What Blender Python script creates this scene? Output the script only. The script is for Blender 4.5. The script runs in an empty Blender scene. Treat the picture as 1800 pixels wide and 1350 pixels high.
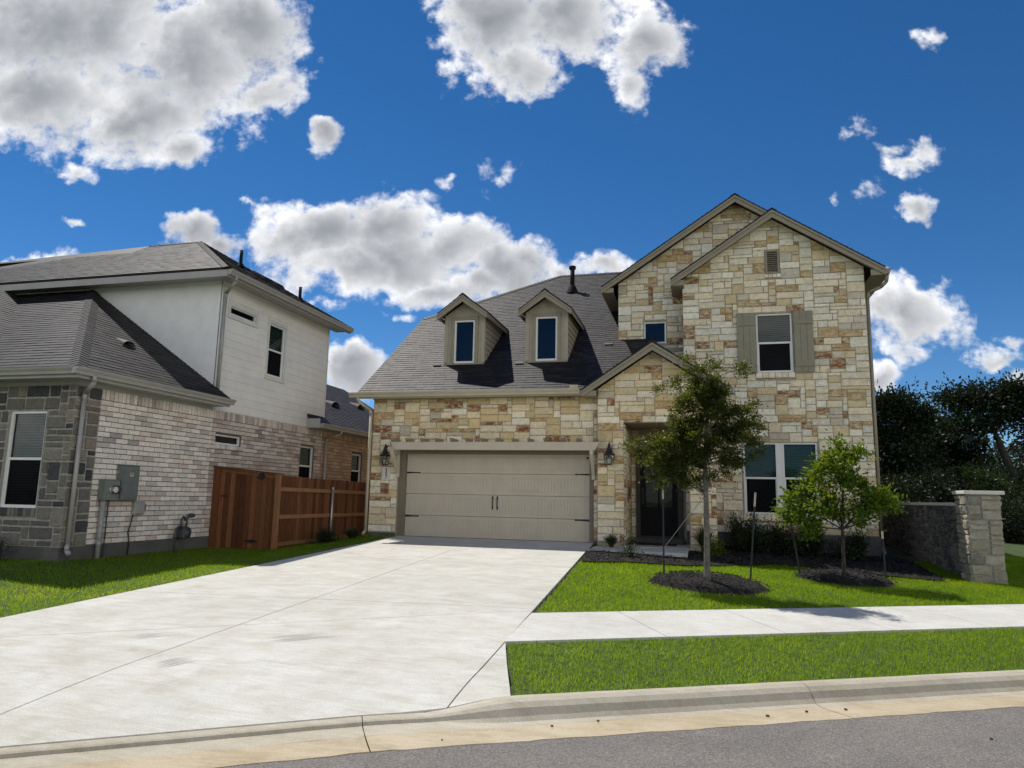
import bpy, bmesh, math, random
import numpy as np
from mathutils import Vector, Matrix
R = math.radians
scn = bpy.context.scene
COL = scn.collection

# ------------------------------------------------------------------ camera
cam_d = bpy.data.cameras.new("camera"); cam = bpy.data.objects.new("camera", cam_d); COL.objects.link(cam)
scn.camera = cam
cam_d.sensor_fit = 'HORIZONTAL'; cam_d.sensor_width = 36.0
cam_d.lens = 1256.58 / 1800 * 36.0
cam_d.clip_start = 0.1; cam_d.clip_end = 3000
_yaw, _pit, _rol = 0.258602542, 0.157143919, 0.020342574
f0 = Vector((-math.sin(_yaw), math.cos(_yaw), 0)); r0 = Vector((math.cos(_yaw), math.sin(_yaw), 0)); u0 = Vector((0, 0, 1))
fw = f0 * math.cos(_pit) + u0 * math.sin(_pit); up = u0 * math.cos(_pit) - f0 * math.sin(_pit)
rt = r0 * math.cos(_rol) + up * math.sin(_rol); up2 = up * math.cos(_rol) - r0 * math.sin(_rol)
M = Matrix((rt, up2, -fw)).transposed().to_4x4(); M.translation = (7.50044, -17.68049, 1.05028)
cam.matrix_world = M

# ------------------------------------------------------------------ light, sky, exposure
SUN_AZ, SUN_EL = R(-54.0), R(60.0)          # azimuth from +y towards +x
sun_dir = Vector((math.sin(SUN_AZ) * math.cos(SUN_EL), math.cos(SUN_AZ) * math.cos(SUN_EL), math.sin(SUN_EL)))
sd = bpy.data.lights.new("sun", 'SUN'); sd.energy = 4.0; sd.angle = R(0.53); sd.color = (1.0, 0.95, 0.87)
so = bpy.data.objects.new("sun", sd); COL.objects.link(so)
so.rotation_euler = (-sun_dir).to_track_quat('-Z', 'Y').to_euler()
scn.view_settings.view_transform = 'Standard'; scn.view_settings.look = 'None'
scn.view_settings.exposure = 0.28; scn.view_settings.gamma = 1.0; scn.view_settings.use_curve_mapping = False
try:
    scn.cycles.max_bounces = 8; scn.cycles.transparent_max_bounces = 12
    scn.cycles.use_denoising = True
except Exception:
    pass

# tangent-plane directions of the clouds (about azimuth -14.8 deg): a, b, radius a, radius b, weight
CLOUDS = [(-0.693,0.706,0.288,0.163,1),(-0.504,0.644,0.164,0.141,1),(-0.731,0.587,0.163,0.097,1),(-0.564,0.554,0.111,0.078,1),(-0.422,0.703,0.1,0.115,1),(-0.499,0.5,0.051,0.041,0.7),(-0.388,0.599,0.077,0.056,0.7),
(-0.038,0.731,0.105,0.126,1),(-0.01,0.645,0.078,0.066,0.9),(0.076,0.743,0.141,0.082,1),(0.19,0.697,0.074,0.072,0.9),(0.176,0.63,0.039,0.045,0.7),(0.233,0.669,0.039,0.028,0.6),
(-0.28,0.381,0.125,0.065,1),(-0.18,0.391,0.113,0.06,1),(-0.096,0.358,0.095,0.074,1),(-0.02,0.321,0.085,0.055,1),(0.02,0.335,0.05,0.045,.8),(-0.16,0.345,0.16,0.075,1),(-0.33,0.375,0.07,0.05,.8),(-0.05,0.30,0.09,0.03,.8),(-0.219,0.33,0.174,0.052,1),(-0.11,0.289,0.115,0.03,0.8),(-0.37,0.414,0.029,0.022,0.6),
(-0.471,0.377,0.058,0.03,0.8),(-0.43,0.36,0.04,0.03,.8),(-0.703,0.328,0.078,0.022,0.8),(-0.285,0.537,0.036,0.031,0.75),(-0.649,0.396,0.032,0.012,0.5),(-0.036,0.468,0.034,0.03,0.5),(-0.112,0.47,0.017,0.012,0.5),(-0.64,0.466,0.042,0.02,0.6),(-0.347,0.572,0.039,0.018,0.5),
(0.523,0.55,0.039,0.028,0.5),(0.554,0.523,0.021,0.018,0.4),(0.61,0.527,0.053,0.038,0.55),(0.583,0.501,0.03,0.018,0.4),(0.529,0.451,0.03,0.02,0.45),(0.592,0.433,0.038,0.024,0.75),(0.625,0.712,0.03,0.021,0.42),(0.478,0.451,0.015,0.01,0.45),
(0.564,0.278,0.086,0.072,1),(0.572,0.215,0.061,0.029,0.6),(0.685,0.211,0.069,0.022,0.6),(0.526,0.172,0.024,0.025,0.7),(0.72,0.235,0.033,0.017,0.45),(0.129,0.341,0.07,0.024,0.8),(0.062,0.331,0.041,0.021,0.7),(-0.229,0.178,0.05,0.045,1),(-0.269,0.269,0.033,0.017,0.5),(0.719,0.181,0.04,0.016,0.7),(-0.166,0.25,0.033,0.012,0.4)]
SKY_STRENGTH = 0.09
def make_world():
    w = bpy.data.worlds.new("World"); scn.world = w; w.use_nodes = True
    nt = w.node_tree; nt.nodes.clear(); N = nt.nodes; L = nt.links
    def V(op, a, b=None, s=None):
        n = N.new('ShaderNodeVectorMath'); n.operation = op
        for i, x in enumerate([a, b]):
            if x is None: continue
            if isinstance(x, (tuple, list, Vector)): n.inputs[i].default_value = tuple(x)
            else: L.new(x, n.inputs[i])
        return n.outputs['Value'] if op in ('DOT_PRODUCT', 'LENGTH') else n.outputs['Vector']
    def Mt(op, *xs, clamp=False):
        n = N.new('ShaderNodeMath'); n.operation = op; n.use_clamp = clamp
        for i, x in enumerate(xs):
            if isinstance(x, (int, float)): n.inputs[i].default_value = x
            else: L.new(x, n.inputs[i])
        return n.outputs[0]
    def noise(vec, scale, detail, rough, lac=2.0):
        n = N.new('ShaderNodeTexNoise'); n.inputs['Scale'].default_value = scale; n.inputs['Detail'].default_value = detail
        n.inputs['Roughness'].default_value = rough; n.inputs['Lacunarity'].default_value = lac
        L.new(vec, n.inputs['Vector']); return n.outputs[0]
    def sstep(x, a, b):
        n = N.new('ShaderNodeMapRange'); n.interpolation_type = 'SMOOTHSTEP'
        n.inputs['From Min'].default_value = a; n.inputs['From Max'].default_value = b
        L.new(x, n.inputs['Value']); return n.outputs[0]
    def mixc(f, a, b):
        n = N.new('ShaderNodeMix'); n.data_type = 'RGBA'
        ins = [i for i in n.inputs if i.type == 'RGBA']; fi = [i for i in n.inputs if i.type == 'VALUE'][0]
        if isinstance(f, (int, float)): fi.default_value = f
        else: L.new(f, fi)
        for i, x in zip(ins, (a, b)):
            if isinstance(x, (tuple, list)): i.default_value = tuple(x) + (1,)
            else: L.new(x, i)
        return [o for o in n.outputs if o.type == 'RGBA'][0]
    sky = N.new('ShaderNodeTexSky'); sky.sky_type = 'NISHITA'; sky.sun_disc = False
    sky.sun_elevation = SUN_EL; sky.sun_rotation = SUN_AZ
    sky.air_density = 1.0; sky.dust_density = 0.0; sky.ozone_density = 4.5; sky.altitude = 2500
    hs = N.new('ShaderNodeHueSaturation'); hs.inputs['Saturation'].default_value = 1.25; hs.inputs['Value'].default_value = 0.93
    L.new(sky.outputs[0], hs.inputs['Color'])
    tc = N.new('ShaderNodeTexCoord'); d = V('NORMALIZE', tc.outputs['Generated'])
    az = R(-14.8); F = (math.sin(az), math.cos(az), 0); Rr = (math.cos(az), -math.sin(az), 0)
    f = V('DOT_PRODUCT', d, F); fc = Mt('MAXIMUM', f, 0.08)
    a = Mt('DIVIDE', V('DOT_PRODUCT', d, Rr), fc)
    b = Mt('DIVIDE', V('DOT_PRODUCT', d, (0, 0, 1)), fc)
    cb = N.new('ShaderNodeCombineXYZ'); L.new(a, cb.inputs[0]); L.new(b, cb.inputs[1]); p = cb.outputs[0]
    # warp a little so no cloud keeps a plain oval outline
    nw = N.new('ShaderNodeTexNoise'); nw.inputs['Scale'].default_value = 7.0; nw.inputs['Detail'].default_value = 3; L.new(p, nw.inputs['Vector'])
    wv = V('SUBTRACT', nw.outputs['Color'], (0.5, 0.5, 0.5)); wv = V('MULTIPLY', wv, (0.09, 0.07, 0)); pw = V('ADD', p, wv)
    nw2 = N.new('ShaderNodeTexNoise'); nw2.inputs['Scale'].default_value = 26.0; nw2.inputs['Detail'].default_value = 4; L.new(p, nw2.inputs['Vector'])
    pw = V('ADD', pw, V('MULTIPLY', V('SUBTRACT', nw2.outputs['Color'], (0.5, 0.5, 0.5)), (0.045, 0.035, 0)))
    best = None; hh = None
    for (ca, cbb, ra, rb, wt) in CLOUDS:
        q = V('MULTIPLY', V('SUBTRACT', pw, (ca, cbb, 0)), (1 / ra, 1 / rb, 0))
        l = V('LENGTH', q); lit = V('DOT_PRODUCT', q, (-0.35, 0.9, 0))
        v = Mt('MULTIPLY_ADD', l, -wt, wt)        # wt*(1-len)
        if wt < 0.65: v = Mt('SUBTRACT', v, 0.09)
        if best is None: best, hh = v, lit
        else:
            gt = N.new('ShaderNodeMapRange'); gt.inputs['From Min'].default_value = -0.12; gt.inputs['From Max'].default_value = 0.12
            L.new(Mt('SUBTRACT', v, best), gt.inputs['Value'])
            hh = Mt('ADD', hh, Mt('MULTIPLY', Mt('SUBTRACT', lit, hh), gt.outputs[0]))
            best = Mt('SMOOTH_MAX', best, v, 0.12)
    vo = N.new('ShaderNodeTexVoronoi'); vo.feature = 'F1'; vo.inputs['Scale'].default_value = 15.0
    vo.inputs['Detail'].default_value = 2.0; vo.inputs['Roughness'].default_value = 0.55; L.new(pw, vo.inputs['Vector'])
    bil = Mt('SUBTRACT', 0.62, vo.outputs['Distance'])
    n1 = noise(p, 13.0, 10, 0.62); n2 = noise(p, 44.0, 6, 0.6); n3 = noise(p, 5.0, 3, 0.5)
    dn = Mt('ADD', best, Mt('MULTIPLY', Mt('SUBTRACT', n1, 0.5), 1.1)); dn = Mt('ADD', dn, Mt('MULTIPLY', bil, 0.42)); dn = Mt('ADD', dn, 0.13)
    dn = Mt('ADD', dn, Mt('MULTIPLY', Mt('SUBTRACT', n2, 0.5), 0.8))
    alpha = sstep(dn, -0.04, 0.46)
    front = sstep(f, 0.10, 0.2)
    alpha = Mt('MULTIPLY', alpha, front)
    # light falls off with optical depth: thin rims glow white, thick undersides turn grey; lobes are lighter on their sunward tops
    thick = Mt('ADD', Mt('MULTIPLY', best, 1.15), Mt('MULTIPLY', Mt('SUBTRACT', n1, 0.5), 0.95)); thick = Mt('ADD', thick, Mt('MULTIPLY', bil, 0.25))
    thick = Mt('ADD', thick, Mt('MULTIPLY', Mt('SUBTRACT', n3, 0.5), 1.2))
    thick = Mt('SUBTRACT', thick, Mt('MULTIPLY', hh, 0.14))
    tr_ = Mt('EXPONENT', Mt('MULTIPLY', Mt('MAXIMUM', Mt('SUBTRACT', thick, 0.10), 0.0), -1.9))
    k = 1.0 / SKY_STRENGTH
    body = mixc(tr_, (0.15 * k, 0.17 * k, 0.20 * k), (0.98 * k, 0.985 * k, 1.0 * k))
    col = mixc(alpha, hs.outputs[0], body)
    # bright cumulus added unseen behind the camera to light the shaded house front
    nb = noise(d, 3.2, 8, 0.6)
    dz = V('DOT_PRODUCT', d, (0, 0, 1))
    ab = sstep(Mt('ADD', nb, Mt('MULTIPLY', sstep(dz, 0.25, 0.75), -0.22)), 0.36, 0.52)     # added bank, thinned overhead so shade on the ground stays dark
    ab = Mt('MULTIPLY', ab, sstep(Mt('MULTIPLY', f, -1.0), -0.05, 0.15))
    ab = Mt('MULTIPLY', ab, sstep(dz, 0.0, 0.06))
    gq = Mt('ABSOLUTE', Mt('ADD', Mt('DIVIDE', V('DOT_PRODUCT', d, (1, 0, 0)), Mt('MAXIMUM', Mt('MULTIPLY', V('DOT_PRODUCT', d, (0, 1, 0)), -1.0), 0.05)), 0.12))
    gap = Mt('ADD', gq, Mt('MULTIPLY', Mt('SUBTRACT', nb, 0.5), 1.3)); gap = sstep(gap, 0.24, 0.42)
    ab = Mt('MULTIPLY', ab, Mt('MAXIMUM', gap, sstep(dz, 0.5, 0.62)))      # opening left in the added bank so panes mirror darker blue sky
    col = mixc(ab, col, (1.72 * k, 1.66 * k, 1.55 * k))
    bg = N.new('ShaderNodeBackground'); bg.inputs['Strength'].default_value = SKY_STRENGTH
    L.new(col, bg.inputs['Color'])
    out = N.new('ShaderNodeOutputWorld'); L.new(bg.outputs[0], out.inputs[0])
    try:
        w.cycles.sampling_method = 'MANUAL'; w.cycles.sample_map_resolution = 1024
    except Exception:
        pass
make_world()

# ------------------------------------------------------------------ terrain
def g(x, y):
    yy = max(-30.0, min(6.0, y)); xx = min(24.0, x)
    z = .045 * (yy + .3) - .036 * max(0, xx - 5.0)
    if x < -0.8:                       # yard between the houses: a shallow swale
        t = min(1.0, (-0.8 - x) / 2.8)
        z = z * (1 - t) + (-.22) * t * 1.0 - .05 * math.sin(math.pi * t)
    return z
P0 = Vector((5.96, -11.75)); SU = Vector((math.cos(R(31)), math.sin(R(31)))); SV = Vector((-SU.y, SU.x))
def st(s, v):
    q = P0 + SU * s + SV * v; return q.x, q.y
def sv(x, y):
    q = Vector((x, y)) - P0; return q.dot(SU), q.dot(SV)
def curb_z(s):
    x, y = st(s, 0); return g(x, y)

# ------------------------------------------------------------------ materials
def new_mat(name):
    m = bpy.data.materials.new(name); m.use_nodes = True
    nt = m.node_tree; b = nt.nodes['Principled BSDF']
    return m, nt, b
def tex(nt, kind='Object'):
    return nt.nodes.new('ShaderNodeTexCoord').outputs[kind]
def nz(nt, vec, scale, detail=4, rough=.55, out=0, dist=0):
    n = nt.nodes.new('ShaderNodeTexNoise'); n.inputs['Scale'].default_value = scale; n.inputs['Detail'].default_value = detail
    n.inputs['Roughness'].default_value = rough; n.inputs['Distortion'].default_value = dist
    nt.links.new(vec, n.inputs['Vector']); return n.outputs[out]
def ramp(nt, x, stops):
    n = nt.nodes.new('ShaderNodeValToRGB'); e = n.color_ramp.elements
    while len(e) < len(stops): e.new(0.5)
    for el, (p, c) in zip(e, stops): el.position = p; el.color = tuple(c) + (1,) if len(c) == 3 else c
    nt.links.new(x, n.inputs[0]); return n.outputs[0]
def mx(nt, f, a, b, mode='MIX'):
    n = nt.nodes.new('ShaderNodeMix'); n.data_type = 'RGBA'; n.blend_type = mode
    ins = [i for i in n.inputs if i.type == 'RGBA']; fi = [i for i in n.inputs if i.type == 'VALUE'][0]
    if isinstance(f, (int, float)): fi.default_value = f
    else: nt.links.new(f, fi)
    for i, x in zip(ins, (a, b)):
        if isinstance(x, (tuple, list)): i.default_value = tuple(x) + (1,)
        else: nt.links.new(x, i)
    return [o for o in n.outputs if o.type == 'RGBA'][0]
def bump(nt, b, h, strength=.3, dist=.01):
    n = nt.nodes.new('ShaderNodeBump'); n.inputs['Strength'].default_value = strength; n.inputs['Distance'].default_value = dist
    nt.links.new(h, n.inputs['Height']); nt.links.new(n.outputs[0], b.inputs['Normal'])
def mscale(nt, vec, s):
    n = nt.nodes.new('ShaderNodeMapping'); n.inputs['Scale'].default_value = s; nt.links.new(vec, n.inputs[0]); return n.outputs[0]
def attr(nt, name='Col'):
    n = nt.nodes.new('ShaderNodeAttribute'); n.attribute_name = name; return n
def plain(name, col, rough=.6, var=.08, scale=6, bmp=.0, bscale=60, metallic=0, spec=None, dirt=None):
    m, nt, b = new_mat(name); o = tex(nt)
    c2 = tuple(max(0, c * (1 - var * 2)) for c in col); c1 = tuple(min(1, c * (1 + var)) for c in col)
    c = ramp(nt, nz(nt, o, scale, 5), [(.3, c2), (.7, c1)])
    if dirt:
        c = mx(nt, ramp(nt, nz(nt, mscale(nt, o, dirt[1]), 1, 6, .65), [(.45, (0, 0, 0)), (.75, (dirt[2],) * 3)]), c, dirt[0])
    nt.links.new(c, b.inputs['Base Color']); b.inputs['Roughness'].default_value = rough; b.inputs['Metallic'].default_value = metallic
    if spec is not None: b.inputs['Specular IOR Level'].default_value = spec
    if bmp: bump(nt, b, nz(nt, o, bscale, 4), bmp, .004)
    return m
def stone_mat(name, blotch_to, bstr=.5):
    m, nt, b = new_mat(name); o = tex(nt); a = attr(nt)
    n1 = nz(nt, o, 9, 8, .65); n2 = nz(nt, o, 34, 5, .6); n3 = nz(nt, mscale(nt, o, (7, 7, 13)), 1, 7, .7, dist=.6)
    c = mx(nt, 1.0, a.outputs['Color'], ramp(nt, n1, [(.25, (.74, .72, .67)), (.5, (1.02, 1.02, 1.02)), (.8, (1.16, 1.16, 1.15))]), 'MULTIPLY')
    c = mx(nt, 1.0, c, ramp(nt, n2, [(.3, (.86, .84, .80)), (.6, (1.06, 1.06, 1.06))]), 'MULTIPLY')
    bl = ramp(nt, n3, [(.44, (0, 0, 0)), (.60, (1, 1, 1))])
    f = nt.nodes.new('ShaderNodeMath'); f.operation = 'MULTIPLY'; nt.links.new(bl, f.inputs[0]); nt.links.new(a.outputs['Alpha'], f.inputs[1])
    c = mx(nt, f.outputs[0], c, blotch_to)
    pit = ramp(nt, nz(nt, o, 42, 3, .5), [(.24, (.42, .38, .32)), (.31, (1, 1, 1))])
    c = mx(nt, .55, c, mx(nt, 1.0, c, pit, 'MULTIPLY'))
    nt.links.new(c, b.inputs['Base Color']); b.inputs['Roughness'].default_value = .9; b.inputs['Specular IOR Level'].default_value = .15
    h = nt.nodes.new('ShaderNodeMath'); h.operation = 'MULTIPLY_ADD'; h.inputs[1].default_value = .5
    nt.links.new(n2, h.inputs[0]); nt.links.new(n1, h.inputs[2])
    bump(nt, b, h.outputs[0], bstr, .03)
    return m
def attr_mat(name, rough=.85, spec=.2, nscale=30, amp=(.75, 1.15), bmp=.3, bscale=120, stretch=(1, 1, 1), bdist=.004):
    m, nt, b = new_mat(name); o = mscale(nt, tex(nt), stretch); a = attr(nt)
    c = mx(nt, 1.0, a.outputs['Color'], ramp(nt, nz(nt, o, nscale, 6, .62), [(.28, (amp[0],) * 3), (.72, (amp[1],) * 3)]), 'MULTIPLY')
    nt.links.new(c, b.inputs['Base Color']); b.inputs['Roughness'].default_value = rough; b.inputs['Specular IOR Level'].default_value = spec
    if bmp: bump(nt, b, nz(nt, o, bscale, 3), bmp, bdist)
    return m
def leaf_mat(name, c_lo, c_hi, trans, rough=.45, tmix=.35, spec=.4):
    m, nt, b = new_mat(name)
    gi = nt.nodes.new('ShaderNodeNewGeometry'); rnd = gi.outputs['Random Per Island']
    c = ramp(nt, rnd, [(.0, c_lo), (.8, c_hi), (1.0, tuple(x * 1.3 for x in c_hi))])
    nt.links.new(c, b.inputs['Base Color']); b.inputs['Roughness'].default_value = rough; b.inputs['Specular IOR Level'].default_value = spec
    t = nt.nodes.new('ShaderNodeBsdfTranslucent'); t.inputs['Color'].default_value = tuple(trans) + (1,)
    ms = nt.nodes.new('ShaderNodeMixShader'); ms.inputs[0].default_value = tmix
    nt.links.new(b.outputs[0], ms.inputs[1]); nt.links.new(t.outputs[0], ms.inputs[2])
    nt.links.new(ms.outputs[0], nt.nodes['Material Output'].inputs['Surface'])
    return m
def grass_mat():
    m, nt, b = new_mat('grass_blade'); o = tex(nt)
    big = nz(nt, o, .9, 4, .6); fine = nz(nt, o, 14, 3, .6)
    c = ramp(nt, big, [(.3, (.080, .150, .005)), (.55, (.11, .18, .007)), (.75, (.15, .205, .010))])
    c = mx(nt, 1.0, c, ramp(nt, fine, [(.25, (.84, .86, .84)), (.75, (1.14, 1.12, 1.05))]), 'MULTIPLY')
    straw = ramp(nt, nz(nt, o, 55, 1, .5), [(.74, (0, 0, 0)), (.79, (.3, .3, .3))])
    c = mx(nt, straw, c, (.20, .16, .06))
    nt.links.new(c, b.inputs['Base Color']); b.inputs['Roughness'].default_value = .55; b.inputs['Specular IOR Level'].default_value = .25
    t = nt.nodes.new('ShaderNodeBsdfTranslucent'); nt.links.new(mx(nt, 1.0, c, (3.6, 3.3, .9), 'MULTIPLY'), t.inputs['Color'])
    ms = nt.nodes.new('ShaderNodeMixShader'); ms.inputs[0].default_value = .6
    nt.links.new(b.outputs[0], ms.inputs[1]); nt.links.new(t.outputs[0], ms.inputs[2])
    nt.links.new(ms.outputs[0], nt.nodes['Material Output'].inputs['Surface'])
    return m
def concrete_mat(name, c_lo, c_hi, stain, stretch=(1, 1, 1), samt=.5, bstr=.25):
    m, nt, b = new_mat(name); o = tex(nt)
    big = nz(nt, o, .7, 6, .6, dist=.4); med = nz(nt, mscale(nt, o, (stretch[0] * 1.0, stretch[1] * 3.2, 1)), 1.6, 7, .66, dist=.6); fine = nz(nt, o, 90, 4, .7)
    c = ramp(nt, big, [(.3, c_lo), (.7, c_hi)])
    s = ramp(nt, med, [(.46, (0, 0, 0)), (.80, (samt,) * 3)])
    c = mx(nt, s, c, stain)
    sp = ramp(nt, nz(nt, o, 3.1, 8, .72), [(.55, (0, 0, 0)), (.74, (samt * .7,) * 3)])
    c = mx(nt, sp, c, tuple(x * .82 for x in stain))
    broom = nz(nt, mscale(nt, o, (2.2, 30, 1)), 1, 5, .7, dist=.25)
    c = mx(nt, 1.0, c, ramp(nt, broom, [(.3, (.90, .895, .88)), (.65, (1.04, 1.04, 1.04))]), 'MULTIPLY')
    c = mx(nt, 1.0, c, ramp(nt, nz(nt, o, 2.4, 7, .7), [(.32, (.90, .88, .83)), (.6, (1.03, 1.03, 1.03))]), 'MULTIPLY')
    c = mx(nt, 1.0, c, ramp(nt, fine, [(.3, (.80, .80, .785)), (.7, (1.09, 1.09, 1.09))]), 'MULTIPLY')
    nt.links.new(c, b.inputs['Base Color']); b.inputs['Roughness'].default_value = .88; b.inputs['Specular IOR Level'].default_value = .2
    bump(nt, b, nz(nt, mscale(nt, o, (1, 6, 1)), 60, 4, .7), bstr, .004)
    return m
def asphalt_mat():
    m, nt, b = new_mat('asphalt'); o = tex(nt)
    v = nt.nodes.new('ShaderNodeTexVoronoi'); v.inputs['Scale'].default_value = 95; nt.links.new(o, v.inputs['Vector'])
    c = ramp(nt, v.outputs['Color'], [(.1, (.092, .085, .078)), (.6, (.165, .154, .142)), (.93, (.235, .218, .198)), (1.0, (.40, .37, .33))])
    big = nz(nt, o, .8, 6, .65)
    c = mx(nt, 1.0, c, ramp(nt, big, [(.3, (.8, .79, .78)), (.7, (1.22, 1.19, 1.15))]), 'MULTIPLY')
    nt.links.new(c, b.inputs['Base Color']); b.inputs['Roughness'].default_value = .82
    bump(nt, b, v.outputs['Distance'], .7, .008)
    return m
def glass_mat(name='window_glass', tint=(.40, .56, .53), refl=1.0, ior=1.4):
    m = bpy.data.materials.new(name); m.use_nodes = True; nt = m.node_tree; nt.nodes.clear()
    t = nt.nodes.new('ShaderNodeBsdfTransparent'); t.inputs[0].default_value = tint + (1,)
    gl = nt.nodes.new('ShaderNodeBsdfGlossy'); gl.inputs['Roughness'].default_value = .015; gl.inputs[0].default_value = (.95 * refl, .97 * refl, 1.0 * refl, 1)
    fr = nt.nodes.new('ShaderNodeFresnel'); fr.inputs[0].default_value = ior
    o = tex(nt); bp = nt.nodes.new('ShaderNodeBump'); bp.inputs['Strength'].default_value = .05; bp.inputs['Distance'].default_value = .05
    nt.links.new(nz(nt, o, 1.6, 1), bp.inputs['Height']); nt.links.new(bp.outputs[0], gl.inputs['Normal'])
    mi = nt.nodes.new('ShaderNodeMixShader'); nt.links.new(fr.outputs[0], mi.inputs[0]); nt.links.new(t.outputs[0], mi.inputs[1]); nt.links.new(gl.outputs[0], mi.inputs[2])
    out = nt.nodes.new('ShaderNodeOutputMaterial'); nt.links.new(mi.outputs[0], out.inputs[0]); return m
def screen_mat():
    m = bpy.data.materials.new('insect_screen'); m.use_nodes = True; nt = m.node_tree; nt.nodes.clear()
    t = nt.nodes.new('ShaderNodeBsdfTransparent'); t.inputs[0].default_value = (.42, .42, .43, 1)
    d = nt.nodes.new('ShaderNodeBsdfDiffuse'); d.inputs[0].default_value = (.015, .015, .017, 1)
    mi = nt.nodes.new('ShaderNodeMixShader'); mi.inputs[0].default_value = .5; nt.links.new(t.outputs[0], mi.inputs[1]); nt.links.new(d.outputs[0], mi.inputs[2])
    out = nt.nodes.new('ShaderNodeOutputMaterial'); nt.links.new(mi.outputs[0], out.inputs[0]); return m

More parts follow.
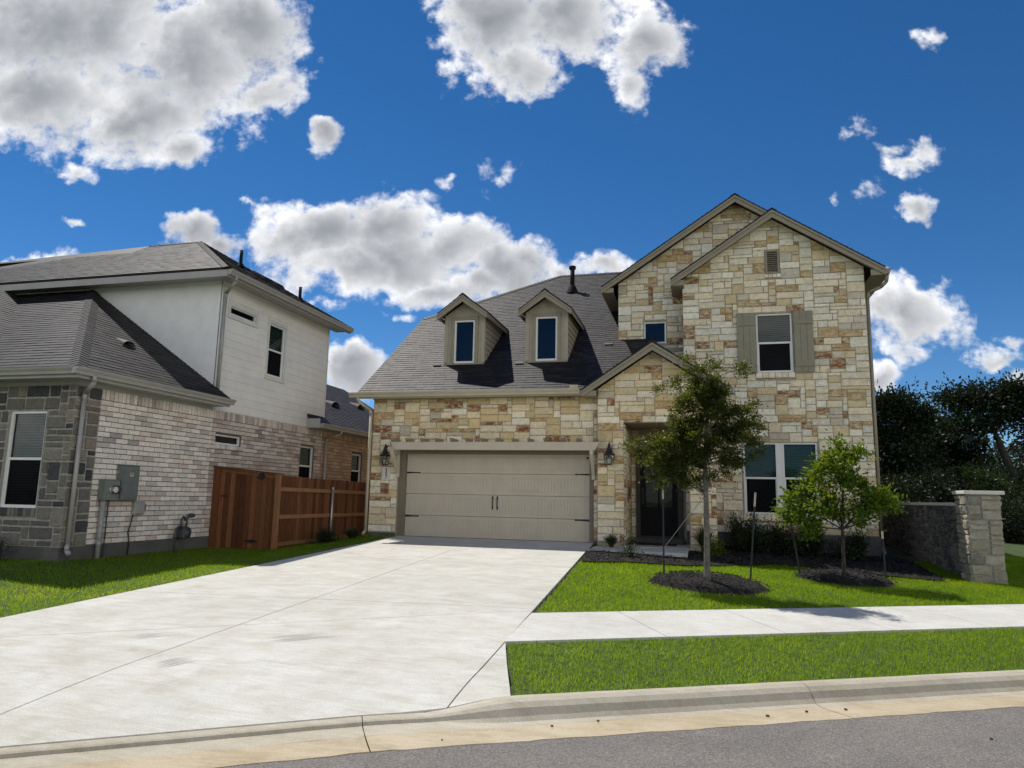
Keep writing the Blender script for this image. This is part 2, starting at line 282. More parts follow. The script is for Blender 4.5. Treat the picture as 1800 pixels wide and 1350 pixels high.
MT = dict(
    cream=stone_mat('limestone', (.66, .54, .36)), grey=stone_mat('grey_stone', (.14, .13, .12), .6),
    pillar=stone_mat('block_stone', (.40, .36, .28)),
    mortar=plain('mortar', (.38, .32, .235), .95, .12, 12, .3), mortar_dark=plain('brick_mortar', (.115, .105, .10), .95, .15, 12, .3), mortar_grey=plain('grey_mortar', (.33, .31, .27), .95, .15, 12, .3),
    brick=attr_mat('brick', .9, .15, 24, (.72, 1.14), .4, 70), shingle=attr_mat('shingle', .58, .18, 38, (.45, 1.55), .5, 260),
    dormer=plain('dormer_paint', (.36, .315, .24), .55, .05, 5), shutter=plain('shutter_paint', (.26, .235, .165), .6, .06, 5), taupe=plain('taupe_trim', (.27, .23, .165), .55, .05, 5), tan=plain('tan_paint', (.53, .465, .355), .5, .04, 3),
    gutter=plain('gutter_paint', (.47, .41, .30), .4, .05, 3), gutter_grey=plain('grey_gutter', (.33, .315, .29), .4, .06, 3),
    soffit=plain('soffit_paint', (.36, .30, .195), .6, .05, 3), soffit_grey=plain('grey_soffit', (.36, .36, .345), .6, .05, 3),
    wtrim=plain('white_trim', (.62, .61, .58), .5, .05, 4), siding=plain('white_siding', (.74, .715, .68), .55, .04, 2.5, dirt=((.52, .47, .42), (.5, .5, 3), .18)),
    stucco=plain('stucco', (.74, .74, .72), .9, .04, 3, .5, 90), vinyl=plain('vinyl', (.72, .72, .70), .35, .03, 4),
    found=plain('foundation_concrete', (.10, .098, .09), .9, .18, 3, .3, 30, dirt=((.09, .085, .075), (1, 1, 2), .6)),
    blind=plain('blind_slat', (.27, .33, .32), .6, .05, 4), dark=plain('black_metal', (.012, .012, .013), .38, .2, 20), jamb=plain('jamb_paint', (.185, .158, .110), .55, .05, 5), shadeframe=plain('shaded_frame_paint', (.055, .047, .036), .6, .06, 5), door=plain('door_paint', (.008, .006, .006), .55, .15, 8, spec=.2),  # door frame taupe darkened to carry the shade of the porch recess
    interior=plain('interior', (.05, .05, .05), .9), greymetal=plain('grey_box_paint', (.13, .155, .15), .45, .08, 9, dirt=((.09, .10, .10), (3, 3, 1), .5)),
    meterbox=plain('green_grey_paint', (.155, .185, .16), .5, .1, 9), pvc=plain('pvc', (.30, .30, .285), .45, .08, 9), galv=plain('galvanised_steel', (.42, .42, .42), .42, .12, 20, metallic=.7),
    gasgrey=plain('gas_meter_paint', (.05, .062, .062), .5, .15, 10), label=plain('paper_label', (.62, .55, .38), .6, .3, 60), plaque=plain('limestone_plaque', (.62, .60, .53), .8, .05, 10, .2),
    cedar=attr_mat('cedar', .75, .2, 7, (.62, 1.25), .35, 30, (5, 5, .6)), concrete=concrete_mat('concrete', (.52, .515, .48), (.61, .605, .57), (.41, .365, .285), samt=.55),
    walkc=concrete_mat('sidewalk_concrete', (.54, .535, .51), (.63, .625, .60), (.48, .45, .39), samt=.35), curbc=concrete_mat('curb_concrete', (.40, .365, .295), (.50, .465, .385), (.36, .30, .21), samt=.55),
    panc=concrete_mat('gutter_concrete', (.42, .35, .235), (.50, .435, .32), (.29, .225, .14), samt=.7), joint=plain('joint_dirt', (.16, .145, .12), .95, .2, 8),
    asphalt=asphalt_mat(), grass=grass_mat(), thatch=plain('lawn_soil', (.045, .075, .008), .95, .35, 9, .5, 40), soil=plain('soil', (.006, .005, .0045), 1.0, .35, 7, .6, 25),
    mulch=attr_mat('mulch_chip', .7, .07, 20, (.7, 1.3), .3, 60), bark=plain('young_bark', (.14, .13, .105), .9, .25, 14, .6, 40), darkbark=plain('dark_bark', (.04, .034, .027), .9, .3, 10, .8, 20),
    oak=leaf_mat('oak_leaf', (.012, .020, .004), (.030, .042, .008), (.21, .24, .022), .42, .38, .3), elm=leaf_mat('light_leaf', (.022, .055, .004), (.065, .125, .008), (.30, .385, .02), .4, .38, .3),
    farleaf=leaf_mat('far_oak_leaf', (.011, .019, .008), (.028, .042, .018), (.03, .045, .01), .5, .15, .25), bushleaf=leaf_mat('bush_leaf', (.012, .022, .007), (.030, .048, .013), (.06, .10, .012), .4, .25),
    shrub=leaf_mat('shrub_leaf', (.012, .022, .008), (.027, .042, .013), (.06, .09, .015), .4, .25), blade=leaf_mat('ornamental_blade', (.03, .04, .015), (.055, .07, .025), (.05, .07, .02), .5, .3),
    glass=glass_mat(), doorglass=glass_mat('door_glass', (.3, .33, .36), 1.0, 1.3), glassdark=glass_mat('dormer_glass', (.22, .26, .34), 1.0, 1.6), screen=screen_mat(), lampglass=glass_mat('lamp_glass', (.9, .9, .88), .8, 1.45),
    bulb=plain('lamp_candle', (.75, .73, .68), .5), stake=plain('stake_steel', (.018, .02, .017), .5, .2, 30), cap=plain('stake_tip', (.52, .44, .33), .6, .1, 20), strap=plain('strap', (.26, .25, .23), .7),
    far=plain('far_lawn', (.085, .145, .012), .95, .3, 1.5, .4, 25), ventgrey=plain('grey_vent', (.13, .125, .12), .7, .1, 20, spec=.15), vent=plain('roof_vent', (.014, .014, .015), .75, spec=.1), flash=plain('flashing', (.55, .52, .46), .4, .1, 10, metallic=.3), mat=plain('door_mat', (.02, .018, .016), .95, .3, 80, .6, 200),
    leafbit=plain('dead_leaf', (.07, .05, .03), .8, .3, 30), tyre=plain('tyre_mark', (.49, .475, .44), .9, .15, 20))

# ------------------------------------------------------------------ mesh helpers
class MB:
    def __init__(s): s.v = []; s.f = []; s.c = []; s.cur = (.5, .5, .5, 0)
    def col(s, c, a=0.0): s.cur = tuple(c[:3]) + (a,); return s
    def face(s, pts):
        b = len(s.v); s.v += [tuple(p) for p in pts]; s.f.append(tuple(range(b, b + len(pts)))); s.c.append(s.cur); return s
    def grid(s, rows):
        b = len(s.v); n = len(rows[0])
        for r in rows: s.v += [tuple(p) for p in r]
        for i in range(len(rows) - 1):
            for j in range(n - 1):
                s.f.append((b + i * n + j, b + i * n + j + 1, b + (i + 1) * n + j + 1, b + (i + 1) * n + j)); s.c.append(s.cur)
        return s
    def box(s, x0, y0, z0, x1, y1, z1):
        x0, x1 = sorted((x0, x1)); y0, y1 = sorted((y0, y1)); z0, z1 = sorted((z0, z1))
        return s.hexa([(x0, y0, z0), (x1, y0, z0), (x1, y1, z0), (x0, y1, z0), (x0, y0, z1), (x1, y0, z1), (x1, y1, z1), (x0, y1, z1)])
    def hexa(s, p):
        b = len(s.v); s.v += [tuple(q) for q in p]
        for f in ((3, 2, 1, 0), (4, 5, 6, 7), (0, 1, 5, 4), (1, 2, 6, 5), (2, 3, 7, 6), (3, 0, 4, 7)):
            s.f.append(tuple(b + i for i in f)); s.c.append(s.cur)
        return s
    def prism(s, poly, off):              # poly: 3D points (ccw seen from +off), off: extrusion vector
        off = Vector(off); n = len(poly); b = len(s.v)
        s.v += [tuple(p) for p in poly] + [tuple(Vector(p) + off) for p in poly]
        s.f.append(tuple(b + i for i in reversed(range(n)))); s.c.append(s.cur)
        s.f.append(tuple(b + n + i for i in range(n))); s.c.append(s.cur)
        for i in range(n):
            j = (i + 1) % n; s.f.append((b + i, b + j, b + n + j, b + n + i)); s.c.append(s.cur)
        return s
    def bar(s, p, q, w, h, upv=(0, 0, 1)):
        p = Vector(p); q = Vector(q); d = (q - p).normalized(); side = d.cross(Vector(upv))
        if side.length < 1e-4: side = d.cross(Vector((1, 0, 0)))
        side.normalize(); u = side.cross(d).normalized(); a = side * w / 2; c = u * h / 2
        return s.hexa([p - a - c, p + a - c, q + a - c, q - a - c, p - a + c, p + a + c, q + a + c, q - a + c])
    def tube(s, pts, rad, n=8, cap=True):
        pts = [Vector(p) for p in pts]; k = len(pts)
        if not isinstance(rad, (list, tuple)): rad = [rad] * k
        b = len(s.v); ref = Vector((.3, .9, .2))
        for i, p in enumerate(pts):
            d = (pts[min(i + 1, k - 1)] - pts[max(i - 1, 0)])
            d = d.normalized() if d.length > 1e-9 else Vector((0, 0, 1))
            x = d.cross(ref)
            if x.length < .05: x = d.cross(Vector((1, 0, 0)))
            x.normalize(); y = d.cross(x)
            for j in range(n):
                t = 2 * math.pi * j / n; s.v.append(tuple(p + (x * math.cos(t) + y * math.sin(t)) * rad[i]))
        for i in range(k - 1):
            for j in range(n):
                j2 = (j + 1) % n; s.f.append((b + i * n + j, b + i * n + j2, b + (i + 1) * n + j2, b + (i + 1) * n + j)); s.c.append(s.cur)
        if cap:
            s.f.append(tuple(b + j for j in reversed(range(n)))); s.c.append(s.cur)
            s.f.append(tuple(b + (k - 1) * n + j for j in range(n))); s.c.append(s.cur)
        return s
    def lathe(s, prof, cx, cy, cz, n=14):
        b = len(s.v)
        for r, z in prof:
            for j in range(n):
                t = 2 * math.pi * j / n; s.v.append((cx + r * math.cos(t), cy + r * math.sin(t), cz + z))
        for i in range(len(prof) - 1):
            for j in range(n):
                j2 = (j + 1) % n; s.f.append((b + i * n + j, b + i * n + j2, b + (i + 1) * n + j2, b + (i + 1) * n + j)); s.c.append(s.cur)
        return s
    def build(s, name, mat, parent=None, smooth=False, bevel=0):
        me = bpy.data.meshes.new(name); me.from_pydata(s.v, [], s.f); me.update()
        ca = me.color_attributes.new('Col', 'FLOAT_COLOR', 'CORNER')
        cols = np.repeat(np.array(s.c, dtype=np.float32), [len(f) for f in s.f], axis=0)
        ca.data.foreach_set('color', cols.ravel())
        return link(name, me, mat, parent, smooth, bevel)
def link(name, me, mat, parent=None, smooth=False, bevel=0):
    if mat: me.materials.append(MT[mat] if isinstance(mat, str) else mat)
    if smooth: me.polygons.foreach_set('use_smooth', [True] * len(me.polygons))
    o = bpy.data.objects.new(name, me); COL.objects.link(o)
    if parent is not None:
        o.parent = parent
        if parent.type == 'EMPTY': o.matrix_parent_inverse = Matrix.Translation(-parent.location)
    if bevel:
        bv = o.modifiers.new('bevel', 'BEVEL'); bv.width = bevel; bv.segments = 2; bv.limit_method = 'ANGLE'; bv.angle_limit = R(40)
    return o
def np_mesh(name, verts, k, mat, parent=None, smooth=False):
    """verts (N,k,3): N separate faces with k corners"""
    verts = np.asarray(verts, dtype=np.float32); n = verts.shape[0]
    me = bpy.data.meshes.new(name); me.vertices.add(n * k); me.vertices.foreach_set('co', verts.ravel())
    me.loops.add(n * k); me.loops.foreach_set('vertex_index', np.arange(n * k, dtype=np.int32))
    me.polygons.add(n); me.polygons.foreach_set('loop_start', np.arange(0, n * k, k, dtype=np.int32))
    try: me.polygons.foreach_set('loop_total', np.full(n, k, dtype=np.int32))
    except Exception: pass
    me.update(calc_edges=True); me.validate()
    return link(name, me, mat, parent, smooth)
def thing(name, label, cat, loc=(0, 0, 0), group=None):
    o = bpy.data.objects.new(name, None); COL.objects.link(o); o.location = loc; o.empty_display_size = .2
    return tag(o, label, cat, group)
def tag(o, label, cat, group=None):
    o['label'] = label; o['category'] = cat
    if group: o['group'] = group
    return o
def struct(o): o['kind'] = 'structure'; return o
def stuff(o, label=None, cat=None):
    o['kind'] = 'stuff'
    if label: o['label'] = label; o['category'] = cat
    return o
def clip(poly, lines):                     # 2D convex clip, keep a*s+b*t<=c
    for a, b, c in lines:
        out = []
        for i in range(len(poly)):
            p, q = poly[i], poly[(i + 1) % len(poly)]; dp = a * p[0] + b * p[1] - c; dq = a * q[0] + b * q[1] - c
            if dp <= 0: out.append(p)
            if (dp < 0 < dq) or (dq < 0 < dp):
                t = dp / (dp - dq); out.append((p[0] + (q[0] - p[0]) * t, p[1] + (q[1] - p[1]) * t))
        poly = out
        if len(poly) < 3: return []
    return poly
def face_y(y): return lambda s, t, d=0.0: (s, y - d, t)      # wall facing -y (the street)
def face_x(x): return lambda s, t, d=0.0: (x + d, s, t)      # wall facing +x
def wall(mb, P, s0, s1, t0, t1, lines=(), holes=(), reveal=.16):
    """backing wall with openings and their reveals; lines clip the top"""
    xs = sorted({s0, s1} | {h[0] for h in holes} | {h[2] for h in holes}); xs = [x for x in xs if s0 <= x <= s1]
    for a, b in zip(xs, xs[1:]):
        m = (a + b) / 2; cuts = sorted((h[1], h[3]) for h in holes if h[0] < m < h[2]); z = t0; segs = []
        for c0, c1 in cuts:
            if c0 > z: segs.append((z, c0))
            z = max(z, c1)
        segs.append((z, t1))
        for z0, z1 in segs:
            if z1 - z0 < 1e-4: continue
            p = clip([(a, z0), (b, z0), (b, z1), (a, z1)], lines)
            if p: mb.face([P(s, t) for s, t in p])
    for h in holes:
        c = [(h[0], h[1]), (h[2], h[1]), (h[2], h[3]), (h[0], h[3])]
        for i in range(4):
            p, q = c[i], c[(i + 1) % 4]; mb.face([P(*p, .012), P(*q, .012), P(*q, -reveal), P(*p, -reveal)])
CREAM = [(.30, (.73, .64, .48), 0), (.36, (.79, .74, .615), 0), (.13, (.63, .515, .32), .3), (.08, (.58, .52, .42), .15), (.08, (.43, .285, .13), .85), (.06, (.23, .105, .05), .85)]
WARM = [(.36, (.73, .615, .42), 0), (.27, (.79, .71, .55), 0), (.14, (.63, .49, .27), .3), (.05, (.55, .48, .37), .15), (.09, (.43, .25, .09), .85), (.09, (.235, .09, .038), .85)]
GREY = [(.40, (.165, .152, .135), .3), (.25, (.125, .117, .108), .2), (.20, (.215, .195, .165), .2), (.15, (.06, .062, .064), .2)]
SHADEBLOCK = [(.5, (.10, .095, .085), .2), (.3, (.15, .14, .12), 0), (.2, (.065, .065, .065), .1)]  # block stone darkened to put the house shadow into the screen wall
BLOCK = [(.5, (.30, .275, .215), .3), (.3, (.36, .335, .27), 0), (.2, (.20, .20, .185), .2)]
def pick(rng, pal):
    x = rng.random() * sum(p[0] for p in pal)
    for w, c, a in pal:
        x -= w
        if x <= 0: break
    k = rng.uniform(.88, 1.12); h = rng.uniform(-.025, .025)
    return tuple(max(.01, v * k * (1 + h * (1 - i))) for i, v in enumerate(c)), a
def ashlar(mb, P, s0, s1, t0, t1, pal, lines=(), holes=(), seed=1, mod=.088, cw=.06, joint=.011, relief=.018, hs=((1, .22), (2, .68), (3, .10)), wr=(4, 11)):
    """chopped stone in random courses, each stone its own rough patch"""
    rng = random.Random(seed); nc = max(1, round((s1 - s0) / cw)); nr = max(1, round((t1 - t0) / mod)); cw = (s1 - s0) / nc; mod = (t1 - t0) / nr
    occ = [[False] * nc for _ in range(nr)]
    def inhole(i, j):
        s = s0 + (i + .5) * cw; t = t0 + (j + .5) * mod
        return any(h[0] < s < h[2] and h[1] < t < h[3] for h in holes)
    for j in range(nr):
        for i in range(nc):
            if inhole(i, j): occ[j][i] = True
    for j in range(nr):
        for i in range(nc):
            if occ[j][i]: continue
            x = rng.random() * sum(w for _, w in hs); h = 1
            for hh, w in hs:
                x -= w
                if x <= 0: h = hh; break
            wmin, wmax = wr; w = rng.randint(wmin, wmax)
            if h == 1: w = rng.randint(wmin, max(wmin, wmax - 1))
            if h == 3: w = rng.randint(max(2, wmin), max(3, wmax - 3))
            ww = 0
            while ww < w and i + ww < nc and not occ[j][i + ww]: ww += 1
            left = 0
            while i + ww + left < nc and left < 2 and not occ[j][i + ww + left]: left += 1
            if left < 2 and i + ww + left <= nc: ww += left
            hh = 1
            while hh < h and j + hh < nr and not any(occ[j + hh][i + k] for k in range(ww)): hh += 1
            for b in range(hh):
                for k in range(ww): occ[j + b][i + k] = True
            a0, a1, b0, b1 = s0 + i * cw, s0 + (i + ww) * cw, t0 + j * mod, t0 + (j + hh) * mod
            for H in holes:                                   # trim against openings
                if a0 < H[2] and a1 > H[0] and b0 < H[3] and b1 > H[1]:
                    if a0 < H[0] < a1 and H[0] - a0 > a1 - H[2]: a1 = min(a1, H[0])
                    elif a0 < H[2] < a1: a0 = max(a0, H[2])
                    elif b0 < H[1] < b1: b1 = H[1]
                    elif b0 < H[3] < b1: b0 = H[3]
            g_ = joint / 2; a0 += g_; a1 -= g_; b0 += g_; b1 -= g_
            if a1 - a0 < .02 or b1 - b0 < .02: continue
            c, al = pick(rng, pal); mb.col(c, al); d = relief * rng.uniform(.55, 1.25)
            full = [(a0, b0), (a1, b0), (a1, b1), (a0, b1)]; cl = clip(full, lines)
            if not cl: continue
            if len(cl) == 4 and all(p in full for p in cl):
                nx = max(2, int((a1 - a0) / .065)); ny = max(2, int((b1 - b0) / .055)); e = min(.011, (a1 - a0) * .2)
                ss = [a0, a0 + e] + [a0 + (a1 - a0) * k / nx for k in range(1, nx)] + [a1 - e, a1]; tt = [b0, b0 + e] + [b0 + (b1 - b0) * k / ny for k in range(1, ny)] + [b1 - e, b1]
                rows = []; tx, ty = rng.uniform(-.3, .3) * relief, rng.uniform(-.3, .3) * relief
                for q, t in enumerate(tt):
                    r = []
                    for p, s in enumerate(ss):
                        ed = p in (0, len(ss) - 1) or q in (0, len(tt) - 1)
                        jt = .005
                        dd = -.004 if ed else max(.004, d + rng.uniform(-.4, .4) * relief + tx * (2 * p / len(ss) - 1) + ty * (2 * q / len(tt) - 1))
                        r.append(P(s + rng.uniform(-jt, jt), t + rng.uniform(-jt, jt), dd))
                    rows.append(r)
                mb.grid(rows)
            else:
                mb.face([P(s, t, d) for s, t in cl])
                for i2 in range(len(cl)):
                    p, q = cl[i2], cl[(i2 + 1) % len(cl)]; mb.face([P(*p, -.004), P(*q, -.004), P(*q, d), P(*p, d)])
def bricks(mb, P, s0, s1, t0, t1, pal, holes=(), seed=1, bw=.292, bh=.0905, joint=.011, soldier=.21):
    rng = random.Random(seed)
    def put(a0, b0, a1, b1):
        rects = [(a0, b0, a1, b1)]
        for H in holes:
            nr = []
            for r in rects:
                if r[0] >= H[2] or r[2] <= H[0] or r[1] >= H[3] or r[3] <= H[1]: nr.append(r); continue
                if r[0] < H[0]: nr.append((r[0], r[1], H[0], r[3]))
                if r[2] > H[2]: nr.append((H[2], r[1], r[2], r[3]))
            rects = nr
        c, a = pick(rng, pal); mb.col(c, a)
        for a0, b0, a1, b1 in rects:
            if a1 - a0 < .012: continue
            d = .009 + rng.uniform(-.003, .003); j = lambda: rng.uniform(-.002, .002); e = .004
            p = [P(a0, b0, -.003), P(a1, b0, -.003), P(a1, b1, -.003), P(a0, b1, -.003)]; q = [P(a0 + e, b0 + e, d + j()), P(a1 - e, b0 + e, d + j()), P(a1 - e, b1 - e, d + j()), P(a0 + e, b1 - e, d + j())]
            mb.face(q)
            for i in range(4): k = (i + 1) % 4; mb.face([p[i], p[k], q[k], q[i]])
    top = t1 - soldier; n = round((top - t0) / (bh + joint)); ch = (top - t0) / n
    for r in range(n):
        z = t0 + r * ch; s = s0 - (bw / 2 if r % 2 else 0)
        while s < s1:
            a, b = max(s, s0), min(s + bw, s1)
            if b - a > .02: put(a, z + joint, b, z + ch)
            s += bw + joint
    if soldier:
        s = s0
        while s < s1 - .02: put(s, top + joint, min(s + bh, s1), t1); s += bh + joint
SH = [(.33, (.0155, .0142, .0162), 0), (.3, (.022, .0195, .022), 0), (.2, (.010, .0098, .0118), 0), (.17, (.031, .0265, .028), 0)]
def shingles(mb, poly, seed=1, deck=.07, e=.143, pal=SH):
    """architectural shingles laid in courses over a planar (convex) roof polygon"""
    rng = random.Random(seed); poly = [Vector(p) for p in poly]
    n = Vector((0, 0, 0))
    for i in range(len(poly)): n += poly[i].cross(poly[(i + 1) % len(poly)])
    n.normalize()
    if n.z < 0: n = -n; poly = poly[::-1]
    u = Vector((0, 0, 1)).cross(n).normalized(); v = n.cross(u); k = poly[0].dot(n)
    p2 = [(p.dot(u), p.dot(v)) for p in poly]; lines = []
    for i in range(len(p2)):
        (x0, y0), (x1, y1) = p2[i], p2[(i + 1) % len(p2)]; a, b = y1 - y0, x0 - x1; L_ = math.hypot(a, b)
        if L_ > 1e-6: lines.append((a / L_, b / L_, (a * x0 + b * y0) / L_))
    W = lambda s, t, h: u * s + v * t + n * (k + h)
    mb.col((.03, .029, .03)); mb.face([W(s, t, 0) for s, t in p2]); mb.face([W(s, t, -deck) for s, t in p2[::-1]])
    for i in range(len(p2)):
        p, q = p2[i], p2[(i + 1) % len(p2)]; mb.face([W(*p, -deck), W(*q, -deck), W(*q, 0), W(*p, 0)])
    vmin, vmax = min(p[1] for p in p2), max(p[1] for p in p2); umin, umax = min(p[0] for p in p2), max(p[0] for p in p2)
    c = 0; t = vmin - .01
    while t < vmax:
        s = umin - rng.uniform(0, .3); bandk = rng.uniform(.94, 1.06)
        while s < umax:
            w = rng.uniform(.13, .33); cl = clip([(s, t), (s + w - .004, t), (s + w - .004, t + e), (s, t + e)], lines)
            lam = rng.choice((0, 0, .003))
            cc, _ = pick(rng, pal); mb.col(tuple(x * bandk for x in cc))
            if cl:
                hgt = lambda tt: .002 + (lam + .008) * (1 - (tt - t) / e)
                mb.face([W(a, b, hgt(b)) for a, b in cl])
                for i in range(len(cl)):
                    p, q = cl[i], cl[(i + 1) % len(cl)]
                    if abs(p[1] - t) < 1e-5 and abs(q[1] - t) < 1e-5: mb.face([W(*p, -.002), W(*q, -.002), W(*q, hgt(t)), W(*p, hgt(t))])
            s += w
        t += e
def hipcap(mb, p, q, na, nb, w=.15, seed=3):
    rng = random.Random(seed); p = Vector(p); q = Vector(q); d = (q - p).normalized(); L_ = (q - p).length
    na = Vector(na).normalized(); nb = Vector(nb).normalized(); m = (na + nb).normalized()
    sa = d.cross(na).normalized(); sb = d.cross(nb).normalized()
    if sa.dot(nb) < 0 and False: pass
    if sa.dot(m) > 0: sa = -sa
    if sb.dot(m) > 0: sb = -sb
    t = 0
    while t < L_:
        a = p + d * t; b = p + d * min(t + .16, L_); cc, _ = pick(rng, SH); mb.col(tuple(x * 1.12 for x in cc)); h0, h1 = .026, .014
        mb.face([a + m * h0, a + sa * w + na * h0, b + sa * w + na * h1, b + m * h1]); mb.face([a + m * h0, b + m * h1, b + sb * w + nb * h1, a + sb * w + nb * h0])
        mb.face([a + sa * w + na * h0, a + m * h0, a, a + sa * w]); mb.face([a + m * h0, a + sb * w + nb * h0, a + sb * w, a]); t += .143
def gutter(mb, p, q, out, size=.115):
    """K-style gutter along p-q (top back edge), out = unit vector away from the fascia"""
    p = Vector(p); q = Vector(q); o = Vector(out); z = Vector((0, 0, 1)); S = size
    prof = [(0, 0), (0, -S), (.62 * S, -S), (.70 * S, -.62 * S), (.95 * S, -.30 * S), (1.05 * S, 0), (.97 * S, 0), (.86 * S, -.30 * S), (.62 * S, -.62 * S), (.55 * S, -.93 * S), (.06 * S, -.93 * S), (.06 * S, 0)]
    a = [p + o * x + z * y for x, y in prof]; b = [q + o * x + z * y for x, y in prof]; n = len(prof)
    for i in range(n): j = (i + 1) % n; mb.face([a[i], a[j], b[j], b[i]])
    mb.face(a[:6][::-1]); mb.face(b[:6])
def downspout(mb, pts, w=.075, d=.06):
    for p, q in zip(pts, pts[1:]):
        mb.tube([p, q], w / 2, 8)
def window(parent, P, s0, t0, s1, t1, kind='hung', n=1, depth=-.07, glass='glass', blind=True, frame=.045, mull=.09, screen=True, name='window', split=.5):
    """vinyl window: frame part with pane, blind and screen sub-parts"""
    f = MB(); w = (s1 - s0 - mull * (n - 1)) / n
    def bx(a0, b0, a1, b1, d0, d1):
        f.hexa([P(a0, b0, d1), P(a1, b0, d1), P(a1, b0, d0), P(a0, b0, d0), P(a0, b1, d1), P(a1, b1, d1), P(a1, b1, d0), P(a0, b1, d0)])
    panes = []; lows = []
    for i in range(n):
        a = s0 + i * (w + mull); b = a + w; fr = frame
        bx(a, t0, a + fr, t1, depth, depth + .055); bx(b - fr, t0, b, t1, depth, depth + .055)
        bx(a + fr, t0, b - fr, t0 + fr * 1.1, depth, depth + .055); bx(a + fr, t1 - fr, b - fr, t1, depth, depth + .055)
        if kind == 'hung':
            m = t0 + (t1 - t0) * split; bx(a + fr, m - .022, b - fr, m + .026, depth + .002, depth + .052)
            bx(a + fr, t0 + fr * 1.1, a + fr + .022, m - .022, depth + .004, depth + .036); bx(b - fr - .022, t0 + fr * 1.1, b - fr, m - .022, depth + .004, depth + .036)
            panes += [(a + fr, m + .026, b - fr, t1 - fr, depth + .012), (a + fr + .02, t0 + fr, b - fr - .02, m - .022, depth + .018)]; lows.append((a + fr + .02, t0 + fr, b - fr - .02, m - .022))
        else: panes.append((a + fr, t0 + fr, b - fr, t1 - fr, depth + .015))
        if i < n - 1: bx(b, t0, b + mull, t1, depth + .003, depth + .045)
    fo = f.build(name, 'vinyl', parent)
    gm = MB()
    for a, b, c, d, k in panes: gm.face([P(a, b, k), P(c, b, k), P(c, d, k), P(a, d, k)])
    gm.build('pane', glass, fo)
    if screen and lows:
        q = MB()
        for a, b, c, d in lows: q.face([P(a, b, depth + .03), P(c, b, depth + .03), P(c, d, depth + .03), P(a, d, depth + .03)])
        q.build('screen', 'screen', fo)
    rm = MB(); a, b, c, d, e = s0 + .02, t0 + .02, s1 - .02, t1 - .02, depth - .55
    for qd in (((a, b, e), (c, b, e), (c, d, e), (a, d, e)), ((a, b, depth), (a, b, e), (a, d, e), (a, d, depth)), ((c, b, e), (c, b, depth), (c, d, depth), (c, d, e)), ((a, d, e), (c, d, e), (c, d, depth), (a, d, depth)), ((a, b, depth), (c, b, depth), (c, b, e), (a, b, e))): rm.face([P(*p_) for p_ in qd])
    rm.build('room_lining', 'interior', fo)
    if blind:
        q = MB()
        for i in range(n):
            a = s0 + i * (w + mull) + .05; b = a + w - .10; t = t0 + .05
            while t < t1 - .05:
                q.face([P(a, t, depth - .045), P(b, t, depth - .045), P(b, t + .034, depth - .075), P(a, t + .034, depth - .075)]); t += .05
        q.build('blind', 'blind', fo)
    return fo

# ------------------------------------------------------------------ ground, street, drive
def gx(vals): return vals
def ground_z(x, y):
    s, v = sv(x, y)
    return curb_z(max(-60, min(60, s))) - .50 if v < .12 else g(x, y) - .14
ax = [-900, -400, -200, -100, -60, -40, -30] + [-24 + .8 * i for i in range(71)] + [36, 44, 60, 100, 200, 400, 900]
mb = MB(); mb.grid([[(x, y, ground_z(x, y)) for x in ax] for y in ax]); struct(mb.build('ground', 'far'))
mb = MB()
rv = [-.69, -1.5, -2.5, -4, -5.2, -7, -9.2]; rs = [-80, -50, -30] + [-20 + 1.0 * i for i in range(50)] + [40, 60, 90]
rz = lambda s, v: curb_z(max(-40, min(40, s))) - .118 + .02 * min(4.2, -v - .675) - .02 * max(0, -v - 5.2)
mb.grid([[(*st(s, v), rz(s, v)) for s in rs] for v in reversed(rv)]); struct(mb.build('road', 'asphalt'))
mb = MB(); mb.grid([[(*st(s, v), rz(s, -9.2) + .1 + (0 if v > -12 else .02)) for s in rs] for v in (-60, -30, -16, -12, -9.3)]); struct(mb.build('far_verge', 'far'))
def drop(s): t = min(1, max(0, (s + .74) / .76)); t = t * t * (3 - 2 * t); return t if s > -6 else 1 - min(1, max(0, (s + 8.4) / .76))
FULL = [(.02, -.14), (.02, -.004), (-.01, .012), (-.09, .014), (-.145, -.002), (-.185, -.036), (-.215, -.090), (-.245, -.122), (-.30, -.135)]
LAY = [(.02, -.20), (.02, -.087), (-.02, -.088), (-.05, -.090), (-.07, -.094), (-.085, -.102), (-.095, -.126), (-.12, -.131), (-.30, -.135)]
joints = [-33.3 + 3.0 * i for i in range(10)] + [-4.4, -1.17, 2.75] + [5.8 + 3.05 * i for i in range(12)]
cm = MB(); pm = MB()
_r = random.Random(5)
for a, b in zip(joints, joints[1:]):
    a += .004; b -= .004; n = max(4, int((b - a) / .12)); rows = []; prow = []
    for i in range(n + 1):
        s = a + (b - a) * i / n; f = drop(s); z = curb_z(s); w = .003 * math.sin(s * 3.1) + .002 * math.sin(s * 11)
        rows.append([(*st(s, F[0] * f + L[0] * (1 - f) + w), z + F[1] * f + L[1] * (1 - f)) for F, L in zip(FULL, LAY)])
        prow.append([(*st(s, v), z + zz) for v, zz in ((-.30, -.135), (-.40, -.133), (-.55, -.124), (-.700 + .008 * math.sin(s * 9) + .006 * math.sin(s * 23), -.113), (-.706 + .008 * math.sin(s * 9), -.16))])
    cm.grid(rows); cm.face(rows[0]); cm.face(rows[-1][::-1]); pm.grid(prow)
struct(cm.build('curb', 'curbc', smooth=False)); struct(pm.build('gutter', 'panc'))
